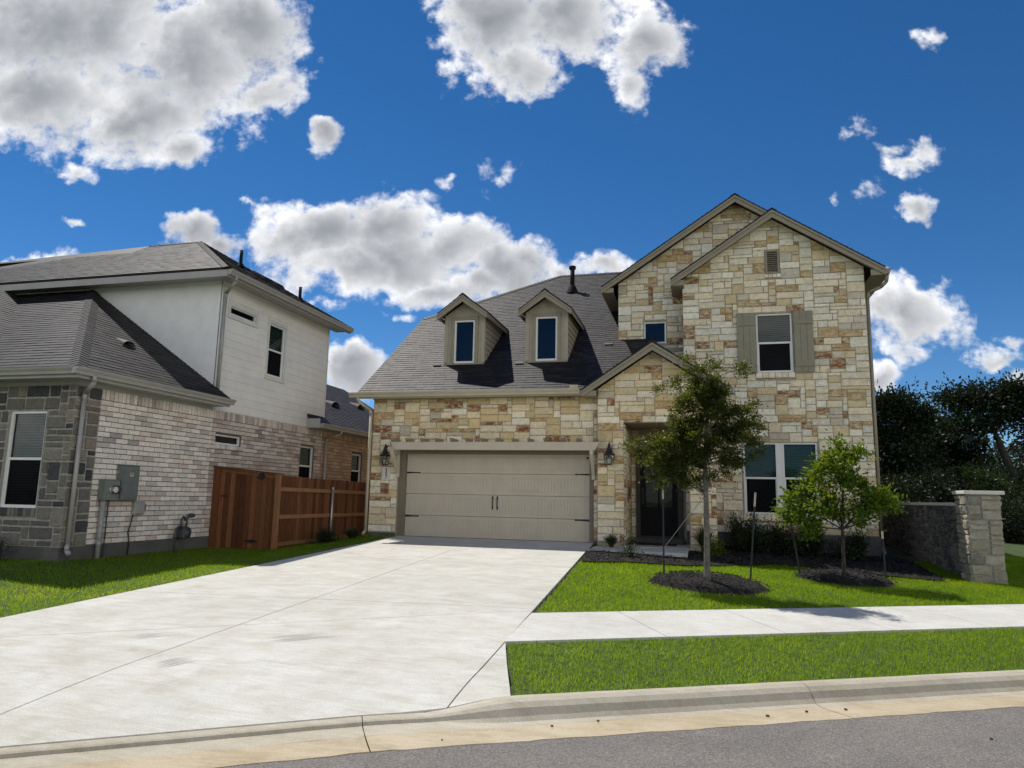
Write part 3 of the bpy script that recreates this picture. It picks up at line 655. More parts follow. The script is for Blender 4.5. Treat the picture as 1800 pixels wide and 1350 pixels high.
# driveway slabs
xL = lambda y: -.5 + .35 * (y + 10.7) / 9.3
xC = lambda y: 2.42 - .21 * (y + 13.2) / 12.7
xR = lambda y: min(5.52, 5.47 - .47 * (y + 10.1) / 9.46)
yv = lambda v: (lambda x: -11.75 + (v + .515038 * (x - 5.96)) / .857167)
yc = lambda c: (lambda x: c)
rowsY = [yv(.012), yv(3.12), lambda x: -8.80 + .085 * (x + .2), yc(-4.45), yc(-.12)]
def dz_drive(x, y):
    s, v = sv(x, y); k = max(0, 1 - (v + .08) / 1.75); return g(max(x, -.79), y) - .086 * (1 - drop(s)) * k ** 1.4
dm = MB()
def slab(xl, xr, yl, yh, nx=10, ny=14, gap=.006):
    def pt(r, t):
        y = -6
        for _ in range(8):
            a, b = xl(y) + gap, xr(y) - gap; x = a + (b - a) * r; lo, hi = yl(x) + gap, yh(x) - gap; y = lo + (hi - lo) * t
        return (x, y, dz_drive(x, y))
    P = [[pt(i / nx, j / ny) for i in range(nx + 1)] for j in range(ny + 1)]
    dm.grid(P)
    ring = P[0] + [r[-1] for r in P[1:]] + P[-1][-2::-1] + [r[0] for r in P[-2:0:-1]]
    for i in range(len(ring)):
        p, q = ring[i], ring[(i + 1) % len(ring)]; dm.face([p, (p[0], p[1], p[2] - .1), (q[0], q[1], q[2] - .1), q])
for k in range(4):
    slab(xL, xC, rowsY[k], rowsY[k + 1]); slab(xC, xR, rowsY[k], rowsY[k + 1])
# the flared wing of the apron on the right
fl = lambda y: 5.47 + .49 * min(1, max(0, (-10.12 - y) / 1.63))
slab(lambda y: xR(y) + .002, lambda y: fl(y) + .02, yv(.012), lambda x: -10.10 - max(0, (x - 5.55)) * 3.2, 4, 10)
dm.box(-.16, -.118, -.12, 4.98, .06, -.004)
struct(dm.build('driveway', 'concrete'))
jm = MB(); jm.grid([[(xL(y) + .02 + (xR(y) - .02 - xL(y)) * i / 8, y, dz_drive(xL(y) + (xR(y) - xL(y)) * i / 8, y) - .014) for i in range(9)] for y in [-12.1 + .35 * k for k in range(35)]]); struct(jm.build('driveway_joint', 'joint'))
# tyre scuffs on the drive (thin dirty films of rubber, each a set of narrow tread lines)
tm = MB(); _r = random.Random(8)
def scuff(cx, cy, dx, dy, n, length, gap, bend=0):
    for i in range(n):
        a0, a1 = _r.uniform(0, .3), _r.uniform(.6, 1); pts = []
        for k in range(9):
            t = a0 + (a1 - a0) * k / 8; pts.append((cx + dx * length * t - dy * gap * i + dy * bend * t * t, cy + dy * length * t + dx * gap * i - dx * bend * t * t, .007 * math.sin(math.pi * min(1, (k + .4) / 8.4))))
        for (x0, y0, w0), (x1, y1, w1) in zip(pts, pts[1:]):
            tm.face([(x0 - dy * w0, y0 + dx * w0, dz_drive(x0, y0) + .003), (x0 + dy * w0, y0 - dx * w0, dz_drive(x0, y0) + .003), (x1 + dy * w1, y1 - dx * w1, dz_drive(x1, y1) + .003), (x1 - dy * w1, y1 + dx * w1, dz_drive(x1, y1) + .003)])
scuff(3.15, -11.0, .55, .83, 6, 1.0, .05, .25); scuff(1.75, -11.2, .5, .86, 5, .5, .05, .1); scuff(2.75, -12.0, .45, .9, 5, .45, .05)
struct(tm.build('tyre_mark', 'tyre'))
# sidewalk
sw = MB()
def walkslab(s0, s1, v0, v1, clipx=False):
    n = 6
    def q(s, v):
        x, y = st(s, v)
        if clipx:
            x2 = xR(y) + .012
            if s <= s0 + 1e-6: y = yv(v)(x2); x = x2
        return (x, y, g(x, y) + .002)
    P = [[q(s0 + (s1 - s0) * i / n, v0 + (v1 - v0) * j / 4) for i in range(n + 1)] for j in range(5)]
    if clipx:
        for r in P:
            a, b = Vector(r[0]), Vector(r[-1])
            for i in range(1, n): c = a.lerp(b, i / n); r[i] = (c.x, c.y, g(c.x, c.y) + .002)
    sw.grid(P); ring = P[0] + [r[-1] for r in P[1:]] + P[-1][-2::-1] + [r[0] for r in P[-2:0:-1]]
    for i in range(len(ring)):
        p, r = ring[i], ring[(i + 1) % len(ring)]; sw.face([p, (p[0], p[1], p[2] - .1), (r[0], r[1], r[2] - .1), r])
walkslab(1.2, 2.345, 1.70, 3.02, True)
for i in range(16): walkslab(2.355 + 1.58 * i, 2.355 + 1.58 * (i + 1) - .01, 1.70, 3.02)
for i in range(8): walkslab(-6.6 - 1.58 * (i + 1), -6.6 - 1.58 * i - .01, 1.70, 3.02)
struct(sw.build('sidewalk', 'walkc'))
# distant walk behind the pillar
mb = MB(); mb.grid([[(x, y + .18 * x, g(x, y) + .03) for x in (12.8, 15, 18, 22, 26)] for y in (1.7, 2.2, 2.8)]); struct(mb.build('far_path', 'walkc'))
# front walk and porch floor
mb = MB(); mb.box(5.06, -1.75, -.2, 7.2, -.42, -.045); struct(mb.build('front_walk', 'concrete', bevel=.012))
# lawn base
def in_drive(x, y): return xL(y) + .12 < x < (xR(y) if y > -10.1 else fl(y)) - .1 and y < .1
lm = MB(); vs = [.03 + .22 * i for i in range(60)] + [14, 16, 19, 24, 30]; ss = [-30, -24, -18] + [-14 + .25 * i for i in range(125)] + [20, 24, 30, 40]
lm.grid([[(*st(s, v), g(*st(s, v)) - (.24 if in_drive(*st(s, v)) else .03)) for s in ss] for v in vs]); struct(lm.build('lawn', 'thatch'))
# planting beds
ring1 = (7.58, -5.02, .98, .84); ring2 = (10.0, -3.12, .86, .72)
bedf = [(5.12, -1.78), (5.20, -3.55), (5.6, -3.42), (6.04, -3.14), (6.6, -3.06), (7.13, -3.0), (7.8, -2.62), (8.34, -2.2), (8.94, -1.62), (9.5, -1.68), (10.15, -2.0), (10.9, -2.2), (11.9, -2.3), (12.1, 1.0), (11.0, 1.14), (7.9, 1.14), (7.88, -.45), (7.22, -.45), (7.22, -1.78)]
def inpoly(x, y, P):
    c = False
    for i in range(len(P)):
        (x0, y0), (x1, y1) = P[i], P[i - 1]
        if (y0 > y) != (y1 > y) and x < (x1 - x0) * (y - y0) / (y1 - y0) + x0: c = not c
    return c
def mound(x, y):
    for cx, cy, rx, ry in (ring1, ring2):
        q = ((x - cx) / rx) ** 2 + ((y - cy) / ry) ** 2
        if q < 1.0: return .02 + .13 * (1 - q) ** .8
    return None
mm = MB()
from mathutils.geometry import tessellate_polygon
tri = tessellate_polygon([[Vector((x, y, 0)) for x, y in bedf]])
for t in tri: mm.face([(bedf[i][0], bedf[i][1], g(*bedf[i]) + .015) for i in t])
for cx, cy, rx, ry in (ring1, ring2):
    rows = []
    for k in range(9):
        q = k / 8; rows.append([(cx + rx * q * math.cos(2 * math.pi * i / 32), cy + ry * q * math.sin(2 * math.pi * i / 32), g(cx + rx * q * math.cos(2 * math.pi * i / 32), cy + ry * q * math.sin(2 * math.pi * i / 32)) + (.02 + .13 * (1 - q * q) ** .8 if k < 8 else -.03)) for i in range(33)])
    mm.grid(rows)
struct(mm.build('planting_bed', 'soil'))
_r = random.Random(21); ch = MB()
def chip(x, y, z):
    l = _r.uniform(.02, .065); w = _r.uniform(.008, .02); a = _r.uniform(0, 6.28); t = _r.uniform(-.5, .5); dx, dy = math.cos(a) * l / 2, math.sin(a) * l / 2; ex, ey = -math.sin(a) * w / 2, math.cos(a) * w / 2; h = l * t / 2
    k = _r.uniform(.5, 1.6); ch.col((.009 * k, .008 * k, .007 * k) if _r.random() < .93 else (.09, .075, .055))
    ch.face([(x - dx - ex, y - dy - ey, z - h), (x + dx - ex, y + dy - ey, z + h), (x + dx + ex, y + dy + ey, z + h + .006), (x - dx + ex, y - dy + ey, z - h + .006)])
for _ in range(15000):
    x = _r.uniform(5.1, 12); y = _r.uniform(-6.1, 1.1); m = mound(x, y)
    if m is None:
        if not inpoly(x, y, bedf): continue
        m = .015
    chip(x, y, g(x, y) + m + _r.uniform(.004, .03))
stuff(ch.build('mulch', 'mulch'), 'black shredded bark mulch in the beds and rings', 'mulch')
# grass blades
rs_ = np.random.RandomState(4)
def vg(x, y):
    yy = np.clip(y, -30, 6); z = .045 * (yy + .3) - .036 * np.maximum(0, np.minimum(x, 24) - 5.0); t = np.clip((-.8 - x) / 2.8, 0, 1)
    return np.where(x < -.8, z * (1 - t) - .22 * t - .05 * np.sin(np.pi * t), z)
def blades(x, y, h0, h1, w):
    n = len(x); z = vg(x, y) - .022; h = rs_.uniform(h0, h1, n); a = rs_.uniform(0, 2 * np.pi, n); ln = rs_.uniform(.1, .75, n); b = rs_.uniform(0, 2 * np.pi, n)
    dx, dy = np.cos(a) * w / 2, np.sin(a) * w / 2; tx, ty = np.cos(b) * h * ln, np.sin(b) * h * ln
    V = np.empty((n, 3, 3)); V[:, 0] = np.stack([x - dx, y - dy, z], 1); V[:, 1] = np.stack([x + dx, y + dy, z], 1); V[:, 2] = np.stack([x + tx, y + ty, z + h], 1); return V
def scatter(n, x0, x1, y0, y1, test):
    x = rs_.uniform(x0, x1, n); y = rs_.uniform(y0, y1, n); m = test(x, y); return x[m], y[m]
def SVa(x, y): return (x - P0.x) * SU.x + (y - P0.y) * SU.y, (x - P0.x) * SV.x + (y - P0.y) * SV.y
xRa = lambda y: np.minimum(5.52, 5.47 - .47 * (y + 10.1) / 9.46)
fla = lambda y: 5.47 + .49 * np.clip((-10.12 - y) / 1.63, 0, 1)
bp = np.array(bedf)
def inpa(x, y):
    c = np.zeros(len(x), bool)
    for i in range(len(bp)):
        x0, y0 = bp[i]; x1, y1 = bp[i - 1]
        if y0 == y1: continue
        c ^= ((y0 > y) != (y1 > y)) & (x < (x1 - x0) * (y - y0) / (y1 - y0) + x0)
    return c
wob = lambda x, y, k=.02: k * np.sin(x * 9 + y * 5) + k * .7 * np.sin(x * 23 - y * 17)
def t_strip(x, y): s, v = SVa(x, y); return (v > -.005 + wob(x, y, .012)) & (v < 1.685 + wob(x, y, .012)) & (x > fla(y) + .045 + wob(x, y, .008)) & (s < 12)
def t_right(x, y):
    s, v = SVa(x, y); m = (v > 3.05 + wob(x, y, .015)) & (x > xRa(y) + .05 + wob(x, y, .01)) & ~inpa(x, y) & ~((x > 12.4) & (x < 13.05) & (y > -1.95) & (y < -1.3))
    m &= ~((y > -1.8) & (x < 8)) & ~((y > 1.0) & (x < 12.7)) & ~((x > 12.8) & (y - .18 * x > 1.65))
    for cx, cy, rx, ry in (ring1, ring2): m &= ((x - cx) / rx) ** 2 + ((y - cy) / ry) ** 2 > .93 + wob(x, y, .06)
    return m
def t_left(x, y):
    s, v = SVa(x, y); xl = -.5 + .35 * (y + 10.7) / 9.3
    return (x < xl - .05 + wob(x, y, .012)) & (v > 3.05) & ~((x < -3.62) & (y > -7.12)) & ~((x < -1.9) & (y > -3.0)) & (y < .3)
V = [blades(*scatter(330000, 5.3, 17, -12, -3, t_strip), .022, .044, .0055), blades(*scatter(430000, 5, 16, -9, 4, t_right), .024, .046, .0065), blades(*scatter(190000, -9, 0, -13, .3, t_left), .024, .048, .007)]
stuff(np_mesh('grass', np.concatenate(V), 3, 'grass'), 'short mown green turf of the front lawns and the verge strip', 'grass')
# a few dry leaves and pebbles in the gutter and on the road
lb = MB(); _r = random.Random(3)
for _ in range(26):
    s = _r.uniform(-4, 8); v = _r.choice([_r.uniform(-.62, -.3), _r.uniform(-3.2, -.7)]); x, y = st(s, v); z = (curb_z(s) - .128 if v > -.68 else rz(s, v)) + .006; l = _r.uniform(.005, .017); a = _r.uniform(0, 6.3)
    lb.hexa([(x + l * math.cos(a + q), y + l * .6 * math.sin(a + q), z - .004 + h) for h in (0, .012) for q in (0, 1.4, 3.1, 4.6)])
stuff(lb.build('leaf_litter', 'leafbit'), 'scattered dead leaves and pebbles in the gutter and on the asphalt', 'litter')

# ------------------------------------------------------------------ the stone house
H = thing('stone_house', 'two storey limestone house with twin dormers, front gables and a wide tan garage door', 'house', (5, 0, 0))
P = face_y(-.2)                                            # garage front
GH = [(-.16, -.3, 4.98, 2.21)]
mb = MB(); wall(mb, P, -.94, 5.10, -.3, 3.6, holes=GH); w = mb.build('garage_wall', 'mortar', H)
mb = MB(); ashlar(mb, P, -.94, 5.10, .10, 3.57, WARM, holes=GH, seed=11); mb.build('stone_facing', 'cream', w)
mb = MB(); mb.box(-.94, -.225, -.3, -.17, -.2, .085); mb.build('foundation', 'found', H); mb = MB(); mb.box(5.0, -.225, -.3, 5.10, -.2, .06); mb.build('foundation', 'found', H)
mb = MB(); mb.box(-.96, -.235, 3.56, 5.09, -.19, 3.76); mb.build('frieze_board', 'soffit', H)
mb = MB(); mb.box(-1.26, -.56, 3.60, 5.0, -.2, 3.625); mb.build('soffit', 'soffit', H)
mb = MB(); mb.box(-1.27, -.585, 3.54, 4.78, -.56, 3.70); mb.build('fascia', 'gutter', H)
mb = MB(); gutter(mb, (-1.45, -.585, 3.695), (4.70, -.585, 3.695), (0, -1, 0), .125); mb.box(4.45, -.66, 3.70, 4.66, -.58, 3.79); mb.build('gutter', 'gutter', H)
mb = MB(); downspout(mb, [(-1.22, -.62, 3.6), (-1.22, -.6, 3.48), (-1.0, -.31, 3.28), (-.985, -.26, 3.15), (-.985, -.26, .12), (-.985, -.42, .03)], .085)
mb.build('downspout', 'gutter', H, smooth=True)
mb = MB()                                                  # unseen flank and rear walls
mb.face([(-.94, -.2, -.4), (-.94, 14, -.4), (-.94, 14, 3.7), (-.94, 10.3, 6.7), (-.94, 3.9, 6.7), (-.94, -.2, 3.75)]); mb.face([(-.94, 14, -.4), (11.5, 14, -.4), (11.5, 14, 6.7), (-.94, 14, 3.7)]); mb.face([(11.555, 1.2, -.5), (11.555, 14, -.5), (11.555, 14, 6.7), (11.555, 1.2, 6.7)])
mb.face([(-.94, .4, 2.6), (5.5, .4, 2.6), (5.5, 14, 2.6), (-.94, 14, 2.6)])
mb.build('side_wall', 'mortar', H)
# garage door
mb = MB(); mb.box(-.158, -.14, -.02, .02, -.02, 2.21); mb.box(4.87, -.14, -.02, 4.978, -.02, 2.21); mb.box(.02, -.138, 2.125, 4.87, -.02, 2.208); mb.build('door_jamb', 'jamb', H)
gd = MB()
secs = [0.0, .5475, 1.095, 1.63, 2.13]
for a, b in zip(secs, secs[1:]): gd.box(.015, -.02, a + .004, 4.875, .02, b - .004)
gdo = gd.build('garage_door', 'tan', H, bevel=.004)
pn = MB()
for a, b in zip(secs, secs[1:]):                           # long carriage-style panels: raised frames and tongue-and-groove boards
    for i in range(4):
        x0 = .12 + i * 1.175; x1 = x0 + 1.11; z0 = a + .085; z1 = b - .075
        for (p, q, r, s2) in ((x0, z0, x1, z0 + .014), (x0, z1 - .014, x1, z1), (x0, z0, x0 + .014, z1), (x1 - .014, z0, x1, z1)): pn.box(p, -.027, q, r, -.0195, s2)
        n = 13
        for k in range(n):
            u0 = x0 + .02 + (x1 - x0 - .04) * k / n; u1 = x0 + .02 + (x1 - x0 - .04) * (k + 1) / n - .012; pn.box(u0, -.0265, z0 + .02, u1, -.0197, z1 - .02)
pn.build('door_panel', 'tan', gdo)
for x0, sg, z in ((.02, 1, 1.64), (.02, 1, .52), (4.87, -1, 1.64), (4.87, -1, .525)):
    mb = MB(); mb.prism([(x0, -.03, z - .024), (x0 + sg * .33, -.03, z - .012), (x0 + sg * .345, -.03, z - .024), (x0 + sg * .39, -.03, z), (x0 + sg * .345, -.03, z + .024), (x0 + sg * .33, -.03, z + .012), (x0, -.03, z + .024)], (0, .009, 0)); mb.build('hinge_strap', 'dark', gdo)
for x in (2.385, 2.51):
    mb = MB(); mb.tube([(x, -.03, .755), (x, -.045, .80), (x, -.062, .9), (x, -.045, 1.0), (x, -.03, 1.045)], [.010, .012, .013, .012, .010]); mb.box(x - .02, -.034, .76, x + .02, -.02, .81); mb.box(x - .02, -.034, .99, x + .02, -.02, 1.04); mb.lathe([(.001, .03), (.016, .012), (.016, 0), (.001, -.02)], x, -.03, 1.05, 8); mb.lathe([(.001, .02), (.016, 0), (.016, -.012), (.001, -.03)], x, -.03, .75, 8); mb.build('handle', 'dark', gdo)
mb = MB(); mb.box(.015, -.025, -.003, 4.875, .015, .012); mb.build('weather_seal', 'dark', gdo)
# trellis over the garage door
tr = MB(); tr.prism([(-.20, -.655, 2.40), (-.09, -.655, 2.20), (5.07, -.655, 2.195), (5.20, -.655, 2.40)], (0, .07, 0))
tro = tr.build('garage_trellis', 'tan', H, bevel=.004)
for i in range(14):
    tl = MB(); x = -.14 + i * .4; tl.prism([(x - .025, -.76, 2.45), (x - .025, -.68, 2.402), (x - .025, -.2, 2.402), (x - .025, -.2, 2.49), (x - .025, -.76, 2.49)], (.05, 0, 0)); tl.build('rafter_tail', 'taupe', tro)
for x in (-.16, 4.985):
    mb = MB(); mb.box(x - .045, -.26, 1.51, x + .045, -.2, 2.20); mb.hexa([(x - .04, -.26, 1.60), (x + .04, -.26, 1.60), (x + .04, -.26, 1.75), (x - .04, -.26, 1.75), (x - .04, -.655, 2.10), (x + .04, -.655, 2.10), (x + .04, -.655, 2.197), (x - .04, -.655, 2.197)]); mb.box(x - .04, -.64, 2.105, x + .04, -.262, 2.197); mb.build('bracket', 'tan', tro, bevel=.004)
mb = MB(); mb.lathe([(.001, .03), (.025, .02), (.03, -.01), (.02, -.03), (.001, -.035)], 4.83, -.19, 2.04, 10); mb.bar((4.83, -.19, 2.04), (4.83, -.13, 2.06), .02, .02); mb.build('camera_sensor', 'dark', H)
# porch bay
P = face_y(-.4); PH = [(5.74, -.3, 7.23, 2.88)]; za, xa = 4.60, 6.44
LP = [(.555, .832, .832 * za + .555 * xa), (-.555, .832, .832 * za - .555 * xa)]
mb = MB(); wall(mb, P, 5.10, 7.85, -.4, 5, LP, PH, .35); w = mb.build('porch_wall', 'mortar', H)
mb = MB(); ashlar(mb, P, 5.10, 7.85, .06, 4.7, WARM, LP, PH, 29)
mb2 = MB(); wall(mb2, face_x(5.55), -.05, 1.3, -.2, 3.0)
ashlar(mb, face_x(5.735), -.38, 1.3, .1, 2.86, WARM, seed=31); ashlar(mb, face_y(1.3), 5.75, 5.96, .1, 2.86, WARM, seed=32)
mb.build('stone_facing', 'cream', w)
mb = MB()
mb.face([(5.733, -.05, -.1), (5.733, 1.3, -.1), (5.733, 1.3, 2.9), (5.733, -.05, 2.9)]); mb.face([(7.232, 1.3, -.1), (7.232, -.05, -.1), (7.232, -.05, 2.9), (7.232, 1.3, 2.9)])
mb.face([(5.7, 1.302, -.1), (7.3, 1.302, -.1), (7.3, 1.302, 2.95), (5.7, 1.302, 2.95)])
mb.build('porch_recess', 'mortar', H)
mb = MB(); mb.box(5.7, -.38, 2.885, 7.3, 1.31, 2.93); mb.build('porch_ceiling', 'soffit', H)
mb = MB(); mb.box(5.75, -.40, -.25, 7.225, 1.3, -.035); mb.build('porch_floor', 'concrete', H); mb = MB(); mb.box(5.86, 1.05, -.034, 7.05, 1.3, .098); mb.build('door_step', 'found', H)
mb = MB(); mb.face([(7.85, -.4, -.4), (7.85, 1.2, -.4), (7.85, 1.2, 3.7), (7.85, -.4, 3.7)]); mb.build('porch_side_wall', 'mortar', H)
dr = MB(); D0, D1, DZ = 5.99, 6.92, .15
dr.box(D0, 1.25, DZ, D0 + .13, 1.29, DZ + 2.05); dr.box(D1 - .13, 1.25, DZ, D1, 1.29, DZ + 2.05); dr.box(D0 + .13, 1.25, DZ, D1 - .13, 1.29, DZ + .72); dr.box(D0 + .13, 1.25, DZ + 1.93, D1 - .13, 1.29, DZ + 2.05)
dr.box(6.435, 1.252, DZ + .72, 6.475, 1.288, DZ + 1.93); dr.box(D0 + .13, 1.253, DZ + 1.50, D1 - .13, 1.287, DZ + 1.54); dr.box(D0 + .2, 1.24, DZ + .12, D1 - .2, 1.25, DZ + .62)
dro = dr.build('front_door', 'door', H, bevel=.003)
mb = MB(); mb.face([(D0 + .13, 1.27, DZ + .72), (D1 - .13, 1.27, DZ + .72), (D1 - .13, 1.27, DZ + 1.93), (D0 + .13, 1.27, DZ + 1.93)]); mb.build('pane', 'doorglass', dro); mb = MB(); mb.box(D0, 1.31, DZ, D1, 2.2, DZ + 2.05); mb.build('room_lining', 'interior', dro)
mb = MB(); mb.tube([(D0 + .06, 1.245, DZ + .85), (D0 + .06, 1.20, DZ + .9), (D0 + .06, 1.20, DZ + 1.1), (D0 + .06, 1.245, DZ + 1.15)], .012); mb.box(D0 + .03, 1.24, DZ + .8, D0 + .09, 1.25, DZ + 1.2); mb.build('handle', 'dark', dro)
mb = MB(); mb.box(D0 - .11, 1.22, .10, D0 - .003, 1.295, 2.32); mb.box(D1 + .003, 1.22, .10, D1 + .11, 1.295, 2.32); mb.box(D0 - .003, 1.222, DZ + 2.053, D1 + .003, 1.295, 2.318); mb.box(D0 - .003, 1.2, .10, D1 + .003, 1.30, .147); mb.build('door_frame', 'shadeframe', H)
# main gable
P = face_y(1.2); za, xa = 8.37, 9.40
LG = [(.555, .832, .832 * za + .555 * xa), (-.555, .832, .832 * za - .555 * xa)]
W1 = (8.95, 4.30, 9.82, 5.83); W2 = (8.54, .76, 10.29, 2.53); VT = (9.235, 6.88, 9.575, 7.52)
mb = MB(); wall(mb, P, 7.13, 11.56, -.6, 8.6, LG, [W1, W2, VT]); w = mb.build('gable_wall', 'mortar', H)
def sill(h): return (h[0] - .03, h[1] - .17, h[2] + .03, h[3])
holes = [sill(W1), sill(W2), (VT[0], VT[1] - .12, VT[2], VT[3])]
mb = MB(); ashlar(mb, P, 7.13, 11.56, .30, 8.5, CREAM, LG, holes, 47)
_r = random.Random(6)
for h, n, hh in ((W1, 6, .14), (W2, 11, .15), (VT, 4, .10)):   # rowlock sills of upright stones
    for i in range(n):
        a = h[0] - .03 + (h[2] - h[0] + .06) * i / n; b = h[0] - .03 + (h[2] - h[0] + .06) * (i + 1) / n - .012; c, al = pick(_r, CREAM[:2]); mb.col(c); d = .04 + _r.uniform(-.006, .006)
        mb.hexa([P(a, h[1] - hh, 0), P(b, h[1] - hh, 0), P(b, h[1] - hh, d), P(a, h[1] - hh, d), P(a, h[1] - .004, 0), P(b, h[1] - .004, 0), P(b, h[1] - .012, d), P(a, h[1] - .012, d)])
mb.build('stone_facing', 'cream', w)
mb = MB(); mb.box(7.14, 1.155, -.6, 11.575, 1.2, .295); mb.build('foundation', 'found', H)
window(H, P, *W1); window(H, P, *W2, n=2, mull=.11)
vn = MB(); vn.box(VT[0], 1.17, VT[1], VT[0] + .045, 1.30, VT[3]); vn.box(VT[2] - .045, 1.17, VT[1], VT[2], 1.30, VT[3]); vn.box(VT[0] + .045, 1.172, VT[3] - .045, VT[2] - .045, 1.30, VT[3]); vn.box(VT[0] + .045, 1.172, VT[1], VT[2] - .045, 1.30, VT[1] + .045)
z = VT[1] + .06
while z < VT[3] - .07: vn.hexa([(VT[0] + .045, 1.18, z), (VT[2] - .045, 1.18, z), (VT[2] - .045, 1.25, z + .045), (VT[0] + .045, 1.25, z + .045), (VT[0] + .045, 1.18, z + .012), (VT[2] - .045, 1.18, z + .012), (VT[2] - .045, 1.25, z + .057), (VT[0] + .045, 1.25, z + .057)]); z += .053
vn.build('gable_vent', 'taupe', H)
for x0 in (8.485, 9.855):
    mb = MB(); n = 3; ww = .455 / n
    for i in range(n): mb.box(x0 + i * ww + .002, 1.135, 4.29, x0 + (i + 1) * ww - .002, 1.175, 5.855)
    mb.box(x0, 1.115, 4.43, x0 + .455, 1.1345, 4.54); mb.box(x0, 1.115, 5.52, x0 + .455, 1.1345, 5.63); mb.build('shutter', 'shutter', H, bevel=.003)
# rear gable
P = face_y(1.9); za, xa = 9.15, 8.55
LB = [(.553, .833, .833 * za + .553 * xa), (-.553, .833, .833 * za - .553 * xa)]
W3 = (6.06, 5.30, 6.67, 5.92)
mb = MB(); wall(mb, P, 5.36, 11.5, 4.0, 9.3, LB, [W3]); w = mb.build('back_gable_wall', 'mortar', H)
mb = MB(); ashlar(mb, P, 5.36, 11.5, 4.2, 9.2, CREAM, LB, [W3], 61); mb.build('stone_facing', 'cream', w)
window(H, P, *W3, kind='fixed', glass='glassdark', blind=False)
mb = MB(); mb.face([(5.36, 1.9, 4.2), (5.36, 14, 4.2), (5.36, 14, 7.0), (5.36, 1.9, 7.0)]); mb.box(5.34, 1.86, 5.06, 7.12, 1.9, 5.16); mb.build('flank_wall', 'taupe', H)
# roofs of the house
rz_ = lambda y: 3.72 + .70 * (y + .56)
rp = lambda x, y: (x, y, rz_(y))
rf = MB()
shingles(rf, [rp(-1.27, -.60), rp(4.95, -.60), rp(4.95, 7.08), rp(2.7, 7.08), rp(-1.3, 3.9)], 5)
shingles(rf, [rp(4.95, -.60), rp(5.08, -.60), rp(5.08, -.36), rp(4.95, -.36)], 6); shingles(rf, [rp(4.95, -.36), rp(6.4, -.36), rp(6.4, 1.9), rp(4.95, 1.9)], 6); shingles(rf, [rp(4.95, 1.9), rp(5.36, 1.9), rp(5.36, 4.35), rp(4.95, 3.98)], 7); shingles(rf, [rp(4.95, 3.98), rp(8.2, 7.08), rp(4.95, 7.08)], 8)
zt = rz_(7.08); za9 = rz_(3.9)
rf.col((.04, .038, .04)); rf.face([(2.7, 7.08, zt), (8.3, 7.08, zt), (8.3, 14, zt - 4.9), (-1.3, 14, zt - 4.9), (-1.3, 10.2, za9)]); rf.face([(-1.3, 3.9, za9), (2.7, 7.08, zt), (-1.3, 10.2, za9)])
hipcap(rf, rp(-1.3, 3.9), rp(2.7, 7.08), (0, -.7, 1), (-.57, 0, .82)); hipcap(rf, rp(2.7, 7.08), rp(6.2, 7.08), (0, -.7, 1), (0, .7, 1))
rf.build('garage_roof', 'shingle', H)
mb = MB(); mb.bar((-1.285, -.58, rz_(-.58) - .13), (-1.305, 3.9, rz_(3.9) - .13), .03, .17); mb.build('rake_board', 'soffit', H)
def gable_roof(name, xa, za, xl, xr, zl, zr, y0, y1, seed, over, bh=.2, left_y0=None):
    m = MB(); shingles(m, [(xl, y0, zl), (xa, y0, za), (xa, y1, za), (xl, y1, zl)], seed, .05); shingles(m, [(xa, y0, za), (xr, y0, zr), (xr, y1, zr), (xa, y1, za)], seed + 1, .05)
    hipcap(m, (xa, y0, za), (xa, y1, za), (-.55, 0, .83), (.55, 0, .83), .13, seed)
    ro = m.build(name, 'shingle', H)
    b = MB(); t = .05
    for x, z in ((xl, zl), (xr, zr)):                      # barge boards, a narrow shadow board above a wide one, and the sloping soffit
        sg = 1 if x > xa else -1
        b.prism([(x, y0 - .005, z - t), (xa, y0 - .005, za - t), (xa, y0 - .005, za - t - bh * 1.18), (x, y0 - .005, z - t - bh)][::sg], (0, .03, 0))
        b.prism([(x, y0 - .03, z - t + .002), (xa, y0 - .03, za - t + .002), (xa, y0 - .03, za - t - .06), (x, y0 - .03, z - t - .05)][::sg], (0, .0245, 0))
    b.build('bargeboard', 'taupe', ro)
    s = MB()
    for x, z in ((xl, zl), (xr, zr)): s.face([(x, y0 + .026, z - t - .06), (xa, y0 + .026, za - t - .06), (xa, y0 + over, za - t - .06), (x, y0 + over, z - t - .06)])
    for x, z in ((xl, zl), (xr, zr)):
        sg = 1 if x > xa else -1; wx = x - sg * over; yy = y0 + .03
        s.face([(x, yy, z - t - bh + .02), (wx, yy, z - t - bh + .02), (wx, y1, z - t - bh + .02), (x, y1, z - t - bh + .02)]); s.face([(x, yy, z - t), (x, y1, z - t), (x, y1, z - t - bh + .02), (x, yy, z - t - bh + .02)]); s.face([(x, yy, z - t - bh + .02), (wx, yy, z - t - bh + .02), (wx, yy, z - t - .0), (x, yy, z - t)])
    s.build('soffit', 'taupe', ro)
    return ro
gable_roof('porch_roof', 6.45, 4.80, 4.78, 8.14, 3.68, 3.68, -.76, 1.16, 15, .34, .15)
go = gable_roof('gable_roof', 9.41, 8.52, 6.84, 11.98, 6.80, 6.80, .84, 9, 18, .34, .16)
mb = MB(); gutter(mb, (11.985, .86, 6.76), (11.985, 9, 6.76), (1, 0, 0), .13); mb.build('gutter', 'taupe', H)
mb = MB(); downspout(mb, [(12.03, .95, 6.66), (12.0, .97, 6.45), (11.9, 1.1, 6.36), (11.66, 1.25, 6.28), (11.62, 1.27, 6.1), (11.62, 1.27, .1), (11.64, 1.1, -.1)], .085); mb.build('downspout', 'taupe', H, smooth=True)
gable_roof('back_gable_roof', 8.55, 9.30, 4.93, 12.15, 6.90, 6.90, 1.54, 10, 22, .34, .15)
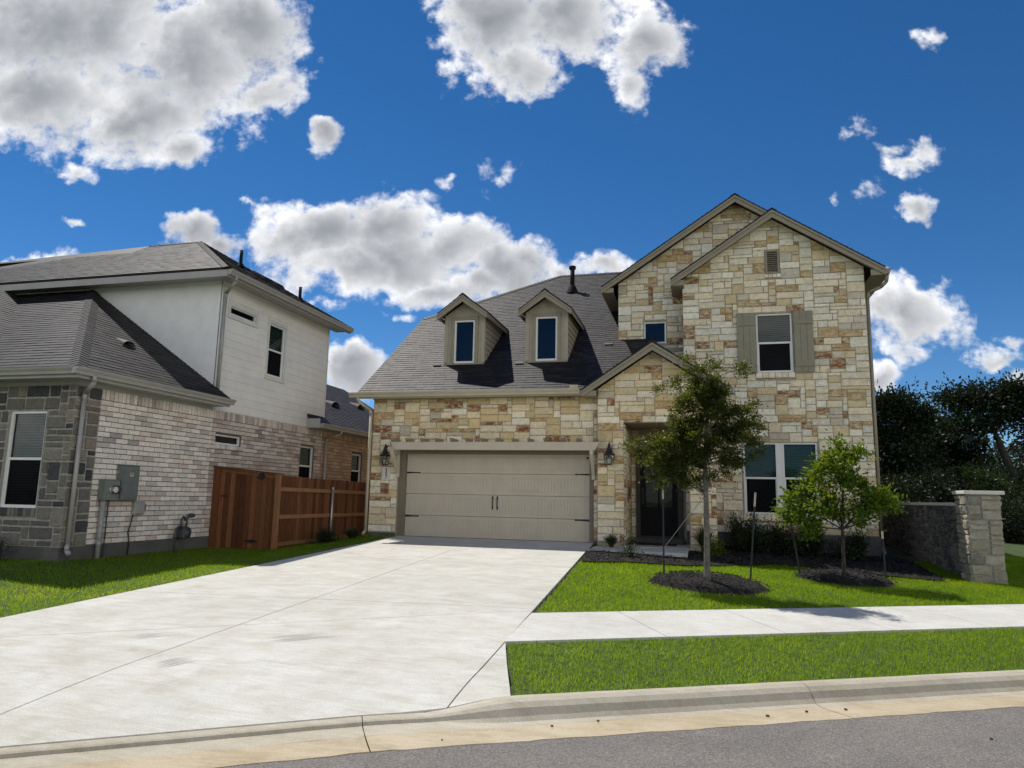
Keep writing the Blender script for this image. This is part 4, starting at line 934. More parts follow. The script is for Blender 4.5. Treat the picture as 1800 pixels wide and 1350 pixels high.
mb = MB(); mb.tube([(3.41, 5.55, 8.0), (3.41, 5.55, 8.82)], .075, 12); mb.lathe([(.11, 0), (.12, .03), (.12, .10), (.075, .12)], 3.41, 5.55, 8.78, 12); mb.lathe([(.22, -.1), (.13, .12), (.085, .2)], 3.41, 5.55, 8.02, 12); mb.build('flue_pipe', 'vent', H, smooth=True)
for x, y in ((.46, .72), (2.83, .70), (5.12, 1.62)):
    mb = MB(); mb.box(x - .11, y - .04, rz_(y) + .012, x + .11, y + .04, rz_(y) + .05); mb.build('step_flashing', 'flash', H)
# dormers
for (x0, x1) in ((.65, 1.80), (2.98, 4.125)):
    xm = (x0 + x1) / 2; y = .79; zb = 4.62; ze = 6.05; zap = 6.44; pd = (zap - ze) / ((x1 - x0) / 2)
    xw0, xw1 = xm - .30, xm + .30; z0w, z1w = 4.69, 5.91
    m = MB(); P = face_y(y)
    wall(m, P, x0, x1, zb, 6.6, [(pd, 1, zap + pd * xm), (-pd, 1, zap - pd * xm)], [(xw0, z0w, xw1, z1w)], .12)
    for x in (x0, x1):                                     # lap-sided cheeks, board by board
        z = zb; k = 1 if x == x1 else -1
        while z < ze - .01:
            z2 = min(z + .16, ze); ya, yb = max(y, (z - 3.72) / .7 - .56 + .0), (z2 - 3.72) / .7 - .56 + .05
            yq = (z - 3.72) / .7 - .56 + .05
            if yb > y: m.hexa([(x - .02 * k, y, z), (x - .02 * k, max(yq, y), z), (x + .024 * k, max(yq, y), z), (x + .024 * k, y, z), (x - .02 * k, y, z2), (x - .02 * k, yb, z2), (x + .004 * k, yb, z2), (x + .004 * k, y, z2)])
            z = z2
    m.box(x0 - .01, y - .022, zb + .08, x0 + .09, y - .001, ze); m.box(x1 - .09, y - .022, zb + .08, x1 + .02, y - .001, ze)
    do = m.build('dormer', 'dormer', H)
    m = MB(); a = .095
    m.box(xw0 - a, y - .03, z0w - .06, xw0, y - .002, z1w + a); m.box(xw1, y - .03, z0w - .06, xw1 + a, y - .002, z1w + a); m.box(xw0, y - .03, z1w, xw1, y - .002, z1w + a); m.build('window_trim', 'taupe', do, bevel=.003)
    m = MB(); m.box(x0 - .015, y - .05, 4.50, x1 + .015, y - .002, 4.64); m.box(x0 - .015, y - .06, 4.64, x1 + .015, y - .003, 4.665); m.build('sill_board', 'taupe', do)
    window(do, P, xw0, z0w, xw1, z1w, 'fixed', glass='glassdark', blind=False, depth=-.05, frame=.05)
    m = MB(); zr = 6.60; zl = 6.06; xl, xr_ = xm - .725, xm + .725; y0 = .48; yr = (zr - 3.72) / .7 - .56; yl = (zl - 3.72) / .7 - .56
    shingles(m, [(xl, y0, zl), (xm, y0, zr), (xm, yr, zr), (xl, yl, zl)], 71, .04); shingles(m, [(xm, y0, zr), (xr_, y0, zl), (xr_, yl, zl), (xm, yr, zr)], 72, .04)
    hipcap(m, (xm, y0, zr), (xm, yr, zr), (-.6, 0, .8), (.6, 0, .8), .12, 9); m.build('dormer_roof', 'shingle', do)
    b = MB(); t = .04
    for x in (xl, xr_):
        sg = 1 if x > xm else -1
        b.prism([(x, y0 - .004, zl - t), (xm, y0 - .004, zr - t), (xm, y0 - .004, zr - t - .19), (x, y0 - .004, zl - t - .15)][::sg], (0, .03, 0)); b.prism([(x, y0 - .024, zl - t), (xm, y0 - .024, zr - t), (xm, y0 - .024, zr - t - .05), (x, y0 - .024, zl - t - .045)][::sg], (0, .0195, 0))
        b.face([(x, y0 + .026, zl - t - .03), (xm, y0 + .026, zr - t - .03), (xm, y + .02, zr - t - .03), (x, y + .02, zl - t - .03)]); b.hexa([(x - .012 * sg, y0 + .03, zl - t - .12), (x - .012 * sg, yl, zl - t - .12), (x + .004 * sg, yl, zl - t - .12), (x + .004 * sg, y0 + .03, zl - t - .12), (x - .012 * sg, y0 + .03, zl - t - .002), (x - .012 * sg, yl, zl - t - .002), (x + .004 * sg, yl, zl - t - .002), (x + .004 * sg, y0 + .03, zl - t - .002)])
    b.build('bargeboard', 'taupe', do)

# ------------------------------------------------------------------ fittings on the stone house
def lantern(x, yw, zc, label):
    """coach lantern: backplate, scrolled arm, bell roof, glass cage with ribs and candles; zc = height of the roof rim"""
    t = thing('wall_lantern', label, 'lantern', (x, yw, zc), 'coach lanterns beside the garage door')
    y = yw - .14
    m = MB(); m.box(x - .05, yw - .02, zc - .05, x + .05, yw, zc + .26); m.tube([(x, yw - .01, zc + .22), (x, yw - .06, zc + .27), (x, yw - .11, zc + .29), (x, y, zc + .25)], .011); m.build('backplate', 'dark', t)
    m = MB(); m.lathe([(.001, .31), (.012, .29), (.022, .265), (.012, .25), (.03, .235), (.045, .21), (.032, .195), (.05, .17), (.062, .13), (.085, .06), (.10, .035), (.135, .02), (.138, -.015), (.105, -.02), (.001, -.02)], x, y, zc, 16); m.build('lantern_roof', 'dark', t, smooth=True)
    m = MB()
    for k in range(6):
        a = math.pi / 3 * k + .2; m.tube([(x + r * math.cos(a), y + r * math.sin(a), zc + z) for r, z in ((.118, -.02), (.124, -.08), (.118, -.15), (.09, -.215), (.055, -.235))], .0055, 5)
    m.lathe([(.001, -.225), (.06, -.225), (.062, -.245), (.001, -.25)], x, y, zc, 12); m.lathe([(.126, -.075), (.128, -.08), (.126, -.085)], x, y, zc, 12); m.build('cage', 'dark', t)
    m = MB(); m.lathe([(.112, -.02), (.118, -.08), (.112, -.15), (.085, -.212), (.052, -.225)], x, y, zc, 18); m.build('lamp_glass', 'lampglass', t, smooth=True)
    for k in range(3):
        a = 2.1 * k + .5; m = MB(); cx, cy = x + .035 * math.cos(a), y + .035 * math.sin(a); m.lathe([(.001, -.09), (.007, -.1), (.011, -.13), (.010, -.215), (.001, -.22)], cx, cy, zc, 8); m.build('candle', 'bulb', t)
lantern(-.49, -.2, 2.06, 'black coach lantern on the stone left of the garage door, above the number plaque')
lantern(5.40, -.4, 2.10, 'black coach lantern on the stone pier between the garage door and the porch')
pl = MB(); pl.box(-.605, -.245, 1.42, -.355, -.205, 1.775); plq = tag(pl.build('number_plaque', 'plaque', bevel=.006), 'pale stone plaque with dark house numbers set in the wall below the left lantern', 'plaque')
m = MB()
for q in ((-.59, 1.435, -.37, 1.442), (-.59, 1.753, -.37, 1.76), (-.59, 1.442, -.583, 1.753), (-.377, 1.442, -.37, 1.753)): m.box(q[0], -.2475, q[1], q[2], -.243, q[3])
m.build('border_line', 'plaque', plq)
for k, ch_ in enumerate("2321"):
    cu = bpy.data.curves.new('digit', 'FONT'); cu.body = ch_; cu.size = .082; cu.extrude = .002; cu.offset = .0035; cu.align_x = 'CENTER'
    to = bpy.data.objects.new('tmp', cu); COL.objects.link(to); bpy.context.view_layer.update()
    me = bpy.data.meshes.new_from_object(to.evaluated_get(bpy.context.evaluated_depsgraph_get())); bpy.data.objects.remove(to)
    me.transform(Matrix.Translation((-.475, -.248, 1.675 - k * .066)) @ Matrix.Rotation(R(90), 4, 'X')); link('digit', me, 'dark', plq)
m = MB(); m.box(6.0, .35, -.033, 6.9, .95, -.015); tag(m.build('door_mat', 'mat', bevel=.004), 'dark rectangular mat lying in front of the black front door', 'door mat')

# ------------------------------------------------------------------ the neighbouring house on the left
N = thing('brick_house', 'two storey house with pale brick, white siding, grey stone corner and hipped shingle roofs', 'house', (-6, -4, 0))
LX = -3.6
BR = [(.60, (.74, .675, .60), 0), (.20, (.68, .61, .54), 0), (.11, (.52, .47, .42), 0), (.06, (.60, .50, .43), 0), (.03, (.42, .375, .345), 0)]
P = face_x(LX)
V3 = (-3.10, 2.16, -2.12, 2.40); V4 = (.66, 1.25, 1.42, 2.40); V5 = (3.83, 1.25, 4.56, 2.37)
mb = MB(); wall(mb, P, -6.52, 9, 0, 2.95, holes=[V3, V4, V5], reveal=.12); w = mb.build('side_wall', 'mortar_dark', N)
mb = MB(); BR2 = [(.34, (.62, .545, .48), 0), (.24, (.56, .455, .39), 0), (.22, (.42, .355, .315), 0), (.12, (.50, .37, .31), 0), (.08, (.31, .26, .24), 0)]
bricks(mb, P, -6.52, -3.23, .01, 2.95, BR, [V3, V4], 3); bricks(mb, P, -3.22, 1.84, .01, 2.95, BR2, [V3, V4], 13)
LITBRICK = [(.5, (.50, .36, .25), 0), (.3, (.44, .30, .205), 0), (.2, (.54, .42, .31), 0)]  # rear wing brick tinted orange for the warm light falling there
bricks(mb, P, 1.86, 9, .01, 2.95, LITBRICK, [V5], 4); mb.build('brick_facing', 'brick', w)
for h in (V3, V4, V5):
    mb = MB(); _r = random.Random(2); s = h[0] - .04                # brick rowlock sills
    while s < h[2] + .03: c, _ = pick(_r, BR); mb.col(c); mb.hexa([P(s, h[1] - .10, 0), P(s + .068, h[1] - .10, 0), P(s + .068, h[1] - .10, .04), P(s, h[1] - .10, .04), P(s, h[1] - .002, 0), P(s + .068, h[1] - .002, 0), P(s + .068, h[1] - .012, .04), P(s, h[1] - .012, .04)]); s += .078
    mb.build('sill', 'brick', N)
window(N, P, *V3, kind='fixed', blind=False, depth=-.09, frame=.04); window(N, P, *V4, depth=-.09); window(N, P, *V5, depth=-.09)
mb = MB(); wall(mb, P, -7.1, -6.52, 0, 2.95); FP = face_y(-7.1); WF = (-5.07, .68, -4.20, 2.47)
wall(mb, FP, -14, LX, 0, 2.95, holes=[WF], reveal=.14); w = mb.build('front_wall', 'mortar_grey', N)
mb = MB(); ashlar(mb, P, -7.1, -6.52, 0, 2.95, GREY, seed=8, mod=.118, cw=.09, joint=.03, relief=.022, wr=(2, 6), hs=((1, .3), (2, .6), (3, .1)))
ashlar(mb, FP, -13.0, LX + .02, 0, 2.95, GREY, holes=[(WF[0] - .02, WF[1] - .15, WF[2] + .02, WF[3])], seed=9, mod=.118, cw=.09, joint=.03, relief=.022, wr=(2, 6), hs=((1, .3), (2, .6), (3, .1)))
s = WF[0] - .02
while s < WF[2]: mb.col(pick(_r, GREY)[0], .2); mb.hexa([FP(s, WF[1] - .15, 0), FP(s + .075, WF[1] - .15, 0), FP(s + .075, WF[1] - .15, .035), FP(s, WF[1] - .15, .035), FP(s, WF[1] - .003, 0), FP(s + .075, WF[1] - .003, 0), FP(s + .075, WF[1] - .015, .035), FP(s, WF[1] - .015, .035)]); s += .09
mb.build('stone_facing', 'grey', w)
window(N, FP, *WF, depth=-.08, frame=.05)
mb = MB(); mb.box(-14, -7.09, -.5, LX, -6.9, -.002); mb.box(LX - .2, -6.899, -.5, LX + .012, 9, -.003); mb.build('foundation', 'found', N)
# white upper storey
SP = face_x(LX); U1 = (-2.95, 5.36, -1.90, 5.56); U2 = (-1.27, 4.12, -.52, 5.54)
mb = MB(); wall(mb, SP, -3.28, 1.85, 2.9, 6.15, holes=[U1, U2], reveal=.1); z = 2.965; k = 0
w = mb.build('upper_wall', 'siding', N); mb = MB()
def lap(h, s0, s1, z, z2): mb.hexa([SP(s0, z, 0), SP(s1, z, 0), SP(s1, z, .019), SP(s0, z, .019), SP(s0, z2, 0), SP(s1, z2, 0), SP(s1, z2, .008), SP(s0, z2, .008)])
while z < 6.12:
    z2 = min(z + .196, 6.13); ivs = [(-3.21, 1.79)]
    for h in (U1, U2):
        a, b, c, d = h[0] - .1, h[1] - .1, h[2] + .1, h[3] + .1
        if z < d and z2 > b: ivs = [q for i0, i1 in ivs for q in ((i0, min(i1, a)), (max(i0, c), i1)) if q[1] - q[0] > .01]
    for i0, i1 in ivs: lap(None, i0, i1, z, z2)
    z = z2
mb.build('lap_board', 'siding', w)
for h in (U1, U2):
    mb = MB(); a, b, c, d = h; e = .10
    for q in ((a - e, b - e, a, d + e), (c, b - e, c + e, d + e), (a, d, c, d + e), (a, b - e, c, b)): mb.hexa([SP(q[0], q[1], 0), SP(q[2], q[1], 0), SP(q[2], q[1], .036), SP(q[0], q[1], .036), SP(q[0], q[3], 0), SP(q[2], q[3], 0), SP(q[2], q[3], .036), SP(q[0], q[3], .036)])
    mb.build('window_trim', 'wtrim', N)
window(N, SP, *U1, kind='fixed', blind=False, depth=-.05, frame=.03); window(N, SP, *U2, depth=-.05)
for a, b in ((-3.30, -3.205), (1.79, 1.87)):
    mb = MB(); mb.box(LX - .02, a, 2.97, LX + .034, b, 6.12); mb.build('corner_board', 'wtrim', N)
mb = MB(); mb.box(LX - .0, -2.79, 3.16, LX + .10, -2.70, 3.22); mb.box(LX - .0, -2.80, 3.145, LX + .035, -2.69, 3.235); mb.build('vent_hood', 'wtrim', N)
mb = MB(); mb.face([(-14, -3.3, 2.8), (LX, -3.3, 2.8), (LX, -3.3, 6.15), (-14, -3.3, 6.15)]); mb.build('stucco_wall', 'stucco', N)
mb = MB(); mb.face([(-14, 1.85, -.4), (-14, -3.3, -.4), (-14, -3.3, 6.2), (-14, 1.85, 6.2)]); mb.build('flank_wall', 'siding', N); mb = MB(); mb.face([(LX, 1.85, 2.9), (-14, 1.85, 2.9), (-14, 1.85, 6.15), (LX, 1.85, 6.15)]); mb.build('upper_rear_wall', 'siding', N); mb = MB(); mb.face([(LX, 9, -.4), (-14, 9, -.4), (-14, 9, 3), (LX, 9, 3)]); mb.build('rear_wall', 'siding', N)
# roofs: upper hip
ez = 6.24; pp = .64; ap = lambda y: ez + pp * (y + 3.82)
rf = MB()
shingles(rf, [(-3.09, -3.82, ez), (-6.41, -.75, ap(-.75)), (-8.14, -.75, ap(-.75)), (-8.14, -3.82, ez)], 31)
shingles(rf, [(-8.14, -3.82, ez), (-8.14, -.75, ap(-.75)), (-10.0, -1.5, ap(-1.5)), (-11.4, -1.5, ap(-1.5)), (-14.5, -3.0, ap(-3)), (-14.5, -3.82, ez)], 32)
shingles(rf, [(-3.09, -3.82, ez), (-3.09, 2.32, ez), (-6.41, -.75, ap(-.75))], 33)
rf.col((.04, .04, .042)); rf.face([(-3.09, 2.32, ez), (-14.5, 2.32, ez), (-14.5, -.75, ap(-1.7)), (-6.41, -.75, ap(-.75))])
rf.face([(-8.14, -.75, ap(-.75)), (-14.5, -.75, ap(-1.7)), (-14.5, -1.5, ap(-1.5)), (-10, -1.5, ap(-1.5))])
hipcap(rf, (-3.09, -3.82, ez), (-6.41, -.75, ap(-.75)), (0, -.54, .84), (.54, 0, .84), .13); hipcap(rf, (-3.09, 2.32, ez), (-6.41, -.75, ap(-.75)), (0, .54, .84), (.54, 0, .84), .13); hipcap(rf, (-6.41, -.75, ap(-.75)), (-8.14, -.75, ap(-.75)), (0, -.54, .84), (0, .54, .84), .13)
rf.build('upper_roof', 'shingle', N)
mb = MB(); mb.box(-14.5, -3.80, ez - .21, -3.11, -3.77, ez - .05); mb.box(-3.13, -3.77, ez - .21, -3.10, 2.32, ez - .05); mb.build('fascia', 'gutter_grey', N)
mb = MB(); mb.face([(-14.5, -3.77, 6.10), (-3.13, -3.77, 6.10), (LX, -3.3, 6.10), (-14.5, -3.3, 6.10)]); mb.face([(-3.13, -3.77, 6.10), (-3.13, 2.32, 6.10), (LX, 2.32, 6.10), (LX, -3.3, 6.10)]); mb.build('soffit', 'soffit_grey', N)
mb = MB(); gutter(mb, (-3.10, -3.80, ez - .045), (-3.10, 2.33, ez - .045), (1, 0, 0), .125); mb.build('gutter', 'gutter_grey', N)
mb = MB(); downspout(mb, [(-3.05, -3.55, 6.10), (-3.07, -3.52, 5.98), (-3.5, -3.26, 5.80), (-3.525, -3.25, 5.65), (-3.525, -3.25, 3.40), (-3.50, -3.3, 3.32), (-3.4, -3.38, 3.29)], .08); mb.build('downspout', 'pvc', N, smooth=True)
for (x, y, h) in ((-4.55, -1.4, .42), (-3.75, .35, .36)):
    z = ez + pp * (-3.09 - x); mb = MB(); mb.tube([(x, y, z - .05), (x, y, z + h)], .045, 10); mb.lathe([(.12, -.06), (.07, .03), (.05, .06)], x, y, z, 10); mb.build('vent_pipe', 'vent', N, smooth=True)
mb = MB()
for y in (-.7, -.1): x = -4.3; z = ez + pp * (-3.09 - x); mb.hexa([(x - .25, y - .2, z + .13), (x + .2, y - .2, z - .11), (x + .2, y + .2, z - .11), (x - .25, y + .2, z + .13), (x - .2, y - .16, z + .17), (x + .16, y - .16, z - .02), (x + .16, y + .16, z - .02), (x - .2, y + .16, z + .17)])
mb.build('box_vent', 'vent', N)
# roofs: lower front hip
lz = 3.20; lp = .667
rf = MB()
shingles(rf, [(-3.13, -7.58, lz), (-3.13, -3.27, lz), (-3.6, -3.27, lz + lp * .47), (-7.44, -3.27, lz + lp * 4.31)], 41)
shingles(rf, [(-3.13, -7.58, lz), (-7.44, -3.27, lz + lp * 4.31), (-12.5, -3.27, lz + lp * 4.31), (-12.5, -7.58, lz)], 42)
wz = lambda x: 3.62 - .64 * (x + 5.9)
shingles(rf, [(-8.95, -3.9, wz(-8.95)), (-6.42, -6.28, wz(-6.42)), (-6.42, -7.78, wz(-6.42)), (-9.6, -7.78, wz(-9.6)), (-9.6, -3.29, wz(-9.6))][::-1], 43)
shingles(rf, [(-9.6, -3.29, wz(-9.6)), (-9.6, -7.78, wz(-9.6)), (-12.78, -7.78, wz(-6.42)), (-12.78, -3.29, wz(-6.42))], 44)
hipcap(rf, (-3.13, -7.58, lz), (-7.44, -3.27, lz + lp * 4.31), (0, -.555, .832), (.555, 0, .832), .15)
rf.build('lower_roof', 'shingle', N)
mb = MB(); mb.bar((-6.40, -6.28, wz(-6.42) - .1), (-6.40, -7.78, wz(-6.42) - .1), .03, .16); mb.build('wing_board', 'soffit_grey', N)
mb = MB(); mb.prism([(-12.6, -7.55, 3.0), (-6.6, -7.55, 3.0), (-6.6, -7.55, wz(-6.6) - .08), (-9.6, -7.55, wz(-9.6) - .08), (-12.6, -7.55, wz(-6.6) - .08)], (0, 1.2, 0)); mb.build('gable_panel', 'siding', N)
for x in (-6.42, -12.78):
    mb = MB(); mb.bar((x, -7.79, wz(-6.42) - .14), (-9.6, -7.79, wz(-9.6) - .14), .03, .18); mb.build('bargeboard', 'gutter_grey', N)
mb = MB(); gutter(mb, (-12.5, -7.56, lz - .02), (-3.13, -7.56, lz - .02), (0, -1, 0), .125); gutter(mb, (-3.15, -7.68, lz - .02), (-3.15, -3.2, lz - .02), (1, 0, 0), .125); mb.build('gutter', 'gutter_grey', N)
mb = MB(); mb.box(-12.5, -7.56, lz - .2, -3.15, -7.535, lz - .02); mb.box(-3.175, -7.535, lz - .2, -3.15, -3.25, lz - .02); mb.build('fascia', 'gutter_grey', N)
mb = MB(); mb.face([(-12.5, -7.54, 3.02), (-3.17, -7.54, 3.02), (-3.6, -7.1, 3.02), (-12.5, -7.1, 3.02)]); mb.face([(-3.17, -7.54, 3.02), (-3.17, -3.25, 3.02), (-3.6, -3.25, 3.02), (-3.6, -7.1, 3.02)]); mb.box(-12.5, -7.125, 2.95, -3.575, -7.1, 3.02); mb.box(-3.6, -7.1, 2.95, -3.572, -3.25, 3.02); mb.build('soffit', 'soffit_grey', N)
mb = MB(); downspout(mb, [(-3.08, -7.25, 3.08), (-3.1, -7.22, 2.97), (-3.50, -7.0, 2.80), (-3.53, -6.98, 2.66), (-3.53, -6.98, .05), (-3.50, -7.02, -.05), (-3.36, -7.1, -.10)], .085); mb.build('downspout', 'gutter_grey', N, smooth=True)
m = MB(); q = []
for i in range(9):                                         # low half-round attic vent on the front slope
    a = math.pi * i / 8; q.append((math.cos(a), math.sin(a)))
vx, vy = -4.62, -5.05; vz = lz + lp * (-3.13 - vx)
m.grid([[(vx + .16 * 0 - k * .42 * .83 + .15, vy + c * .19 * (1 - .75 * k), vz + s_ * .15 * (1 - k) - .15 * .667 + k * .42 * .56) for c, s_ in q] for k in (0, .35, .7, 1)]); m.build('attic_vent', 'ventgrey', N, smooth=True)
# rear wing roof
rf = MB(); shingles(rf, [(-3.13, .9, 3.07), (-3.13, 9.4, 3.07), (-7.0, 9.4, 3.07 + .6 * 3.87), (-7.0, 2.3, 3.07 + .6 * 3.87), (-7.0, .9, 3.07 + .6 * 3.87)], 51); rf.col((.04, .04, .042)); rf.face([(-7, .9, 5.39), (-7, 9.4, 5.39), (-11, 9.4, 3.1), (-11, .9, 3.1)]); rf.build('rear_roof', 'shingle', N)
mb = MB(); gutter(mb, (-3.15, .9, 3.06), (-3.15, 9.4, 3.06), (1, 0, 0), .125); mb.build('gutter', 'gutter_grey', N)
mb = MB(); mb.box(-3.6, .88, 2.93, -3.13, 9.4, 2.95); mb.box(-3.6, .87, 2.95, -3.14, .89, 3.2); mb.build('soffit', 'soffit_grey', N)
mb = MB(); downspout(mb, [(-3.08, 2.1, 2.96), (-3.12, 2.1, 2.84), (-3.5, 2.0, 2.72), (-3.53, 2.0, 2.6), (-3.53, 2.0, -.2)], .08); mb.build('downspout', 'gutter_grey', N, smooth=True)
for (x, y) in ((-4.9, 4.5), (-5.4, 7.4)):
    z = 3.07 + .6 * (-3.13 - x); m = MB(); m.grid([[(x + .25 - k * .5, y + c * .3 * (1 - .6 * k), z - .15 + k * .3 + s_ * .2 * (1 - k)) for c, s_ in q] for k in (0, .35, .7, 1)]); m.build('attic_vent', 'ventgrey', N, smooth=True)
mb = MB(); x, y = -4.0, 6.2; z = 3.07 + .6 * (-3.13 - x); mb.tube([(x, y, z - .05), (x, y, z + .45)], .045, 10); mb.lathe([(.12, -.06), (.07, .03), (.05, .06)], x, y, z, 10); mb.build('vent_pipe', 'vent', N, smooth=True)

# utilities on the brick wall
xw = LX + .012
t = thing('breaker_panel', 'grey steel breaker panel with a paper sticker, fixed to the brick wall', 'breaker panel', (xw, -5.75, .84))
m = MB(); m.box(xw, -5.97, .84, xw + .14, -5.52, 1.52); m.box(xw, -5.99, 1.515, xw + .165, -5.50, 1.53); m.build('cabinet', 'greymetal', t, bevel=.006)
m = MB(); m.box(xw + .14, -5.955, .86, xw + .155, -5.535, 1.50); m.build('cover', 'greymetal', t, bevel=.004)
m = MB(); m.box(xw + .155, -5.78, 1.31, xw + .157, -5.69, 1.38); lbo = m.build('sticker', 'label', t)
m = MB(); m.box(xw + .157, -5.765, 1.34, xw + .1578, -5.735, 1.37); m.box(xw + .157, -5.725, 1.325, xw + .1578, -5.705, 1.36); m.build('sticker_print', 'dark', lbo)
m = MB(); m.box(xw + .03, -5.985, 1.36, xw + .07, -5.97, 1.41); m.box(xw + .03, -5.985, .95, xw + .07, -5.97, 1.0); m.build('hasp', 'galv', t)
t = thing('electric_meter', 'green grey electric meter box with a round glass meter and a conduit to the ground', 'electric meter', (xw, -6.2, -.25))
m = MB(); m.box(xw, -6.38, .84, xw + .15, -6.01, 1.22); m.box(xw, -6.39, 1.215, xw + .16, -6.0, 1.23); m.build('meter_box', 'meterbox', t, bevel=.006)
def disc_x(m, cx, cy, cz, prof, n=18):
    m.grid([[(cx + h, cy + r * math.cos(2 * math.pi * i / n), cz + r * math.sin(2 * math.pi * i / n)) for i in range(n + 1)] for r, h in prof])
m = MB(); disc_x(m, xw + .15, -6.17, 1.04, [(.10, 0), (.10, .03), (.085, .04), (.085, .02)]); m.build('meter_ring', 'galv', t, smooth=True)
m = MB(); disc_x(m, xw + .15, -6.17, 1.04, [(.08, .02), (.08, .10), (.07, .125), (.001, .13)]); m.build('meter_glass', 'lampglass', t, smooth=True)
m = MB(); disc_x(m, xw + .15, -6.17, 1.04, [(.06, .01), (.06, .07), (.001, .075)]); m.box(xw + .22, -6.21, 1.03, xw + .23, -6.13, 1.07); m.build('meter_dial', 'bulb', t)
m = MB(); m.tube([(xw + .07, -6.30, .84), (xw + .07, -6.30, -.3)], .045, 12); m.tube([(xw + .07, -6.30, .35), (xw + .07, -6.30, .37)], .052, 12); m.tube([(xw + .07, -6.30, -.02), (xw + .07, -6.30, .08)], .05, 12); m.build('conduit', 'pvc', t, smooth=True)
m = MB(); m.tube([(xw + .05, -6.15, .84), (xw + .05, -6.15, -.3)], .012, 6); m.build('ground_wire', 'dark', t)
m = MB(); m.tube([(xw + .07, -6.01, .92), (xw + .07, -5.97, .92)], .03, 8); m.build('nipple', 'galv', t)
t = thing('telecom_box', 'small light grey plastic telecom box with a black cable running down the brick', 'telecom box', (xw, -5.35, .55))
m = MB(); m.box(xw, -5.50, .55, xw + .09, -5.23, .83); m.build('housing', 'pvc', t, bevel=.02)
m = MB(); m.box(xw + .09, -5.48, .57, xw + .105, -5.25, .81); m.build('lid', 'pvc', t, bevel=.012)
m = MB(); m.box(xw, -5.23, .64, xw + .05, -5.15, .76); m.build('side_clip', 'greymetal', t)
m = MB(); m.tube([(xw + .04, -5.47, .56), (xw + .04, -5.50, .45), (xw + .03, -5.55, .2), (xw + .03, -5.50, .0), (xw + .06, -5.55, -.25)], .012, 6); m.build('cable', 'dark', t, smooth=True)
t = thing('gas_meter', 'dark grey gas meter with twin pipes and regulator low on the brick wall', 'gas meter', (xw, -4.1, -.1))
gxx = xw + .16
m = MB(); m.box(gxx - .10, -4.22, .02, gxx + .10, -3.98, .24); m.lathe([(.001, .29), (.09, .28), (.12, .24)], gxx, -4.10, 0, 14); m.build('meter_body', 'gasgrey', t, bevel=.03)
m = MB(); disc_x(m, gxx + .1, -4.10, .13, [(.09, 0), (.085, .025), (.001, .03)]); m.build('index_cover', 'gasgrey', t, smooth=True)
for a in (-4.20, -4.03):
    m = MB(); m.tube([(gxx, a, .22), (gxx, a, .44), (gxx, a + (.06 if a < -4.1 else .05), .49)] + ([(gxx, a + .1, .47), (gxx, a + .1, .40)] if a < -4.1 else [(gxx, -3.88, .49), (gxx - .05, -3.80, .49), (gxx - .16, -3.74, .49)]), .024, 8); m.build('pipe', 'gasgrey', t, smooth=True)
m = MB(); m.tube([(gxx, -4.36, -.3), (gxx, -4.36, .2), (gxx, -4.30, .26), (gxx, -4.22, .26)], .024, 8); m.build('riser', 'gasgrey', t, smooth=True)
m = MB(); m.lathe([(.001, .06), (.05, .05), (.085, .02), (.085, -.005), (.05, -.03), (.001, -.04)], gxx - .06, -3.82, .50, 12); m.build('regulator', 'gasgrey', t, smooth=True); m = MB(); m.lathe([(.001, .01), (.04, 0), (.04, -.09), (.001, -.1)], gxx, -4.36, .12, 8); m.build('shutoff_valve', 'gasgrey', t, smooth=True)

# ------------------------------------------------------------------ cedar fence
CED = [(.3, (.115, .042, .018), 0), (.3, (.15, .057, .024), 0), (.2, (.085, .031, .014), 0), (.2, (.19, .080, .036), 0)]
def fence(name, label, a, b, za, zb, ba, bb, rails_out, cap, seed):
    t = thing(name, label, 'fence', (*a, min(ba, bb)), 'cedar fence runs between the two houses'); _r = random.Random(seed)
    a = Vector(a); b = Vector(b); d = (b - a).normalized(); L_ = (b - a).length; nrm = Vector((d.y, -d.x)) * rails_out; m = MB(); s = 0
    while s < L_ - .03:
        w = min(.138, L_ - s); zt = za + (zb - za) * (s + w / 2) / L_ + _r.uniform(-.008, .008); z0 = ba + (bb - ba) * (s + w / 2) / L_; c, _ = pick(_r, CED); m.col(c)
        p = a + d * (s + .003) - nrm * (.0 + _r.uniform(0, .004)); q = a + d * (s + w - .003) - nrm * .001; th = -nrm * .018
        m.hexa([(p.x, p.y, z0), (q.x, q.y, z0), (q.x + th.x, q.y + th.y, z0), (p.x + th.x, p.y + th.y, z0), (p.x, p.y, zt), (q.x, q.y, zt), (q.x + th.x, q.y + th.y, zt), (p.x + th.x, p.y + th.y, zt)]); s += .142
    m.build('picket_panel', 'cedar', t); return t, a, b, d, nrm, L_
t, a, b, d, nr, L_ = fence('wooden_fence', 'reddish brown cedar fence with a cap board facing the street beside the brick wall', (-3.585, -3.0), (-1.93, -3.0), 1.61, 1.45, -.24, -.30, 1, True, 4)
m = MB(); m.col((.13, .05, .022)); m.hexa([(-3.6, -3.09, 1.615), (-1.80, -3.09, 1.445), (-1.80, -2.92, 1.445), (-3.6, -2.92, 1.615), (-3.6, -3.09, 1.65), (-1.80, -3.09, 1.48), (-1.80, -2.92, 1.48), (-3.6, -2.92, 1.65)]); m.build('cap_board', 'cedar', t)
m = MB(); m.col((.20, .085, .035)); m.hexa([(-3.4, -3.025, 1.51), (-1.93, -3.025, 1.365), (-1.93, -3.003, 1.365), (-3.4, -3.003, 1.51), (-3.4, -3.025, 1.595), (-1.93, -3.025, 1.447), (-1.93, -3.003, 1.447), (-3.4, -3.003, 1.595)]); m.build('trim_board', 'cedar', t)
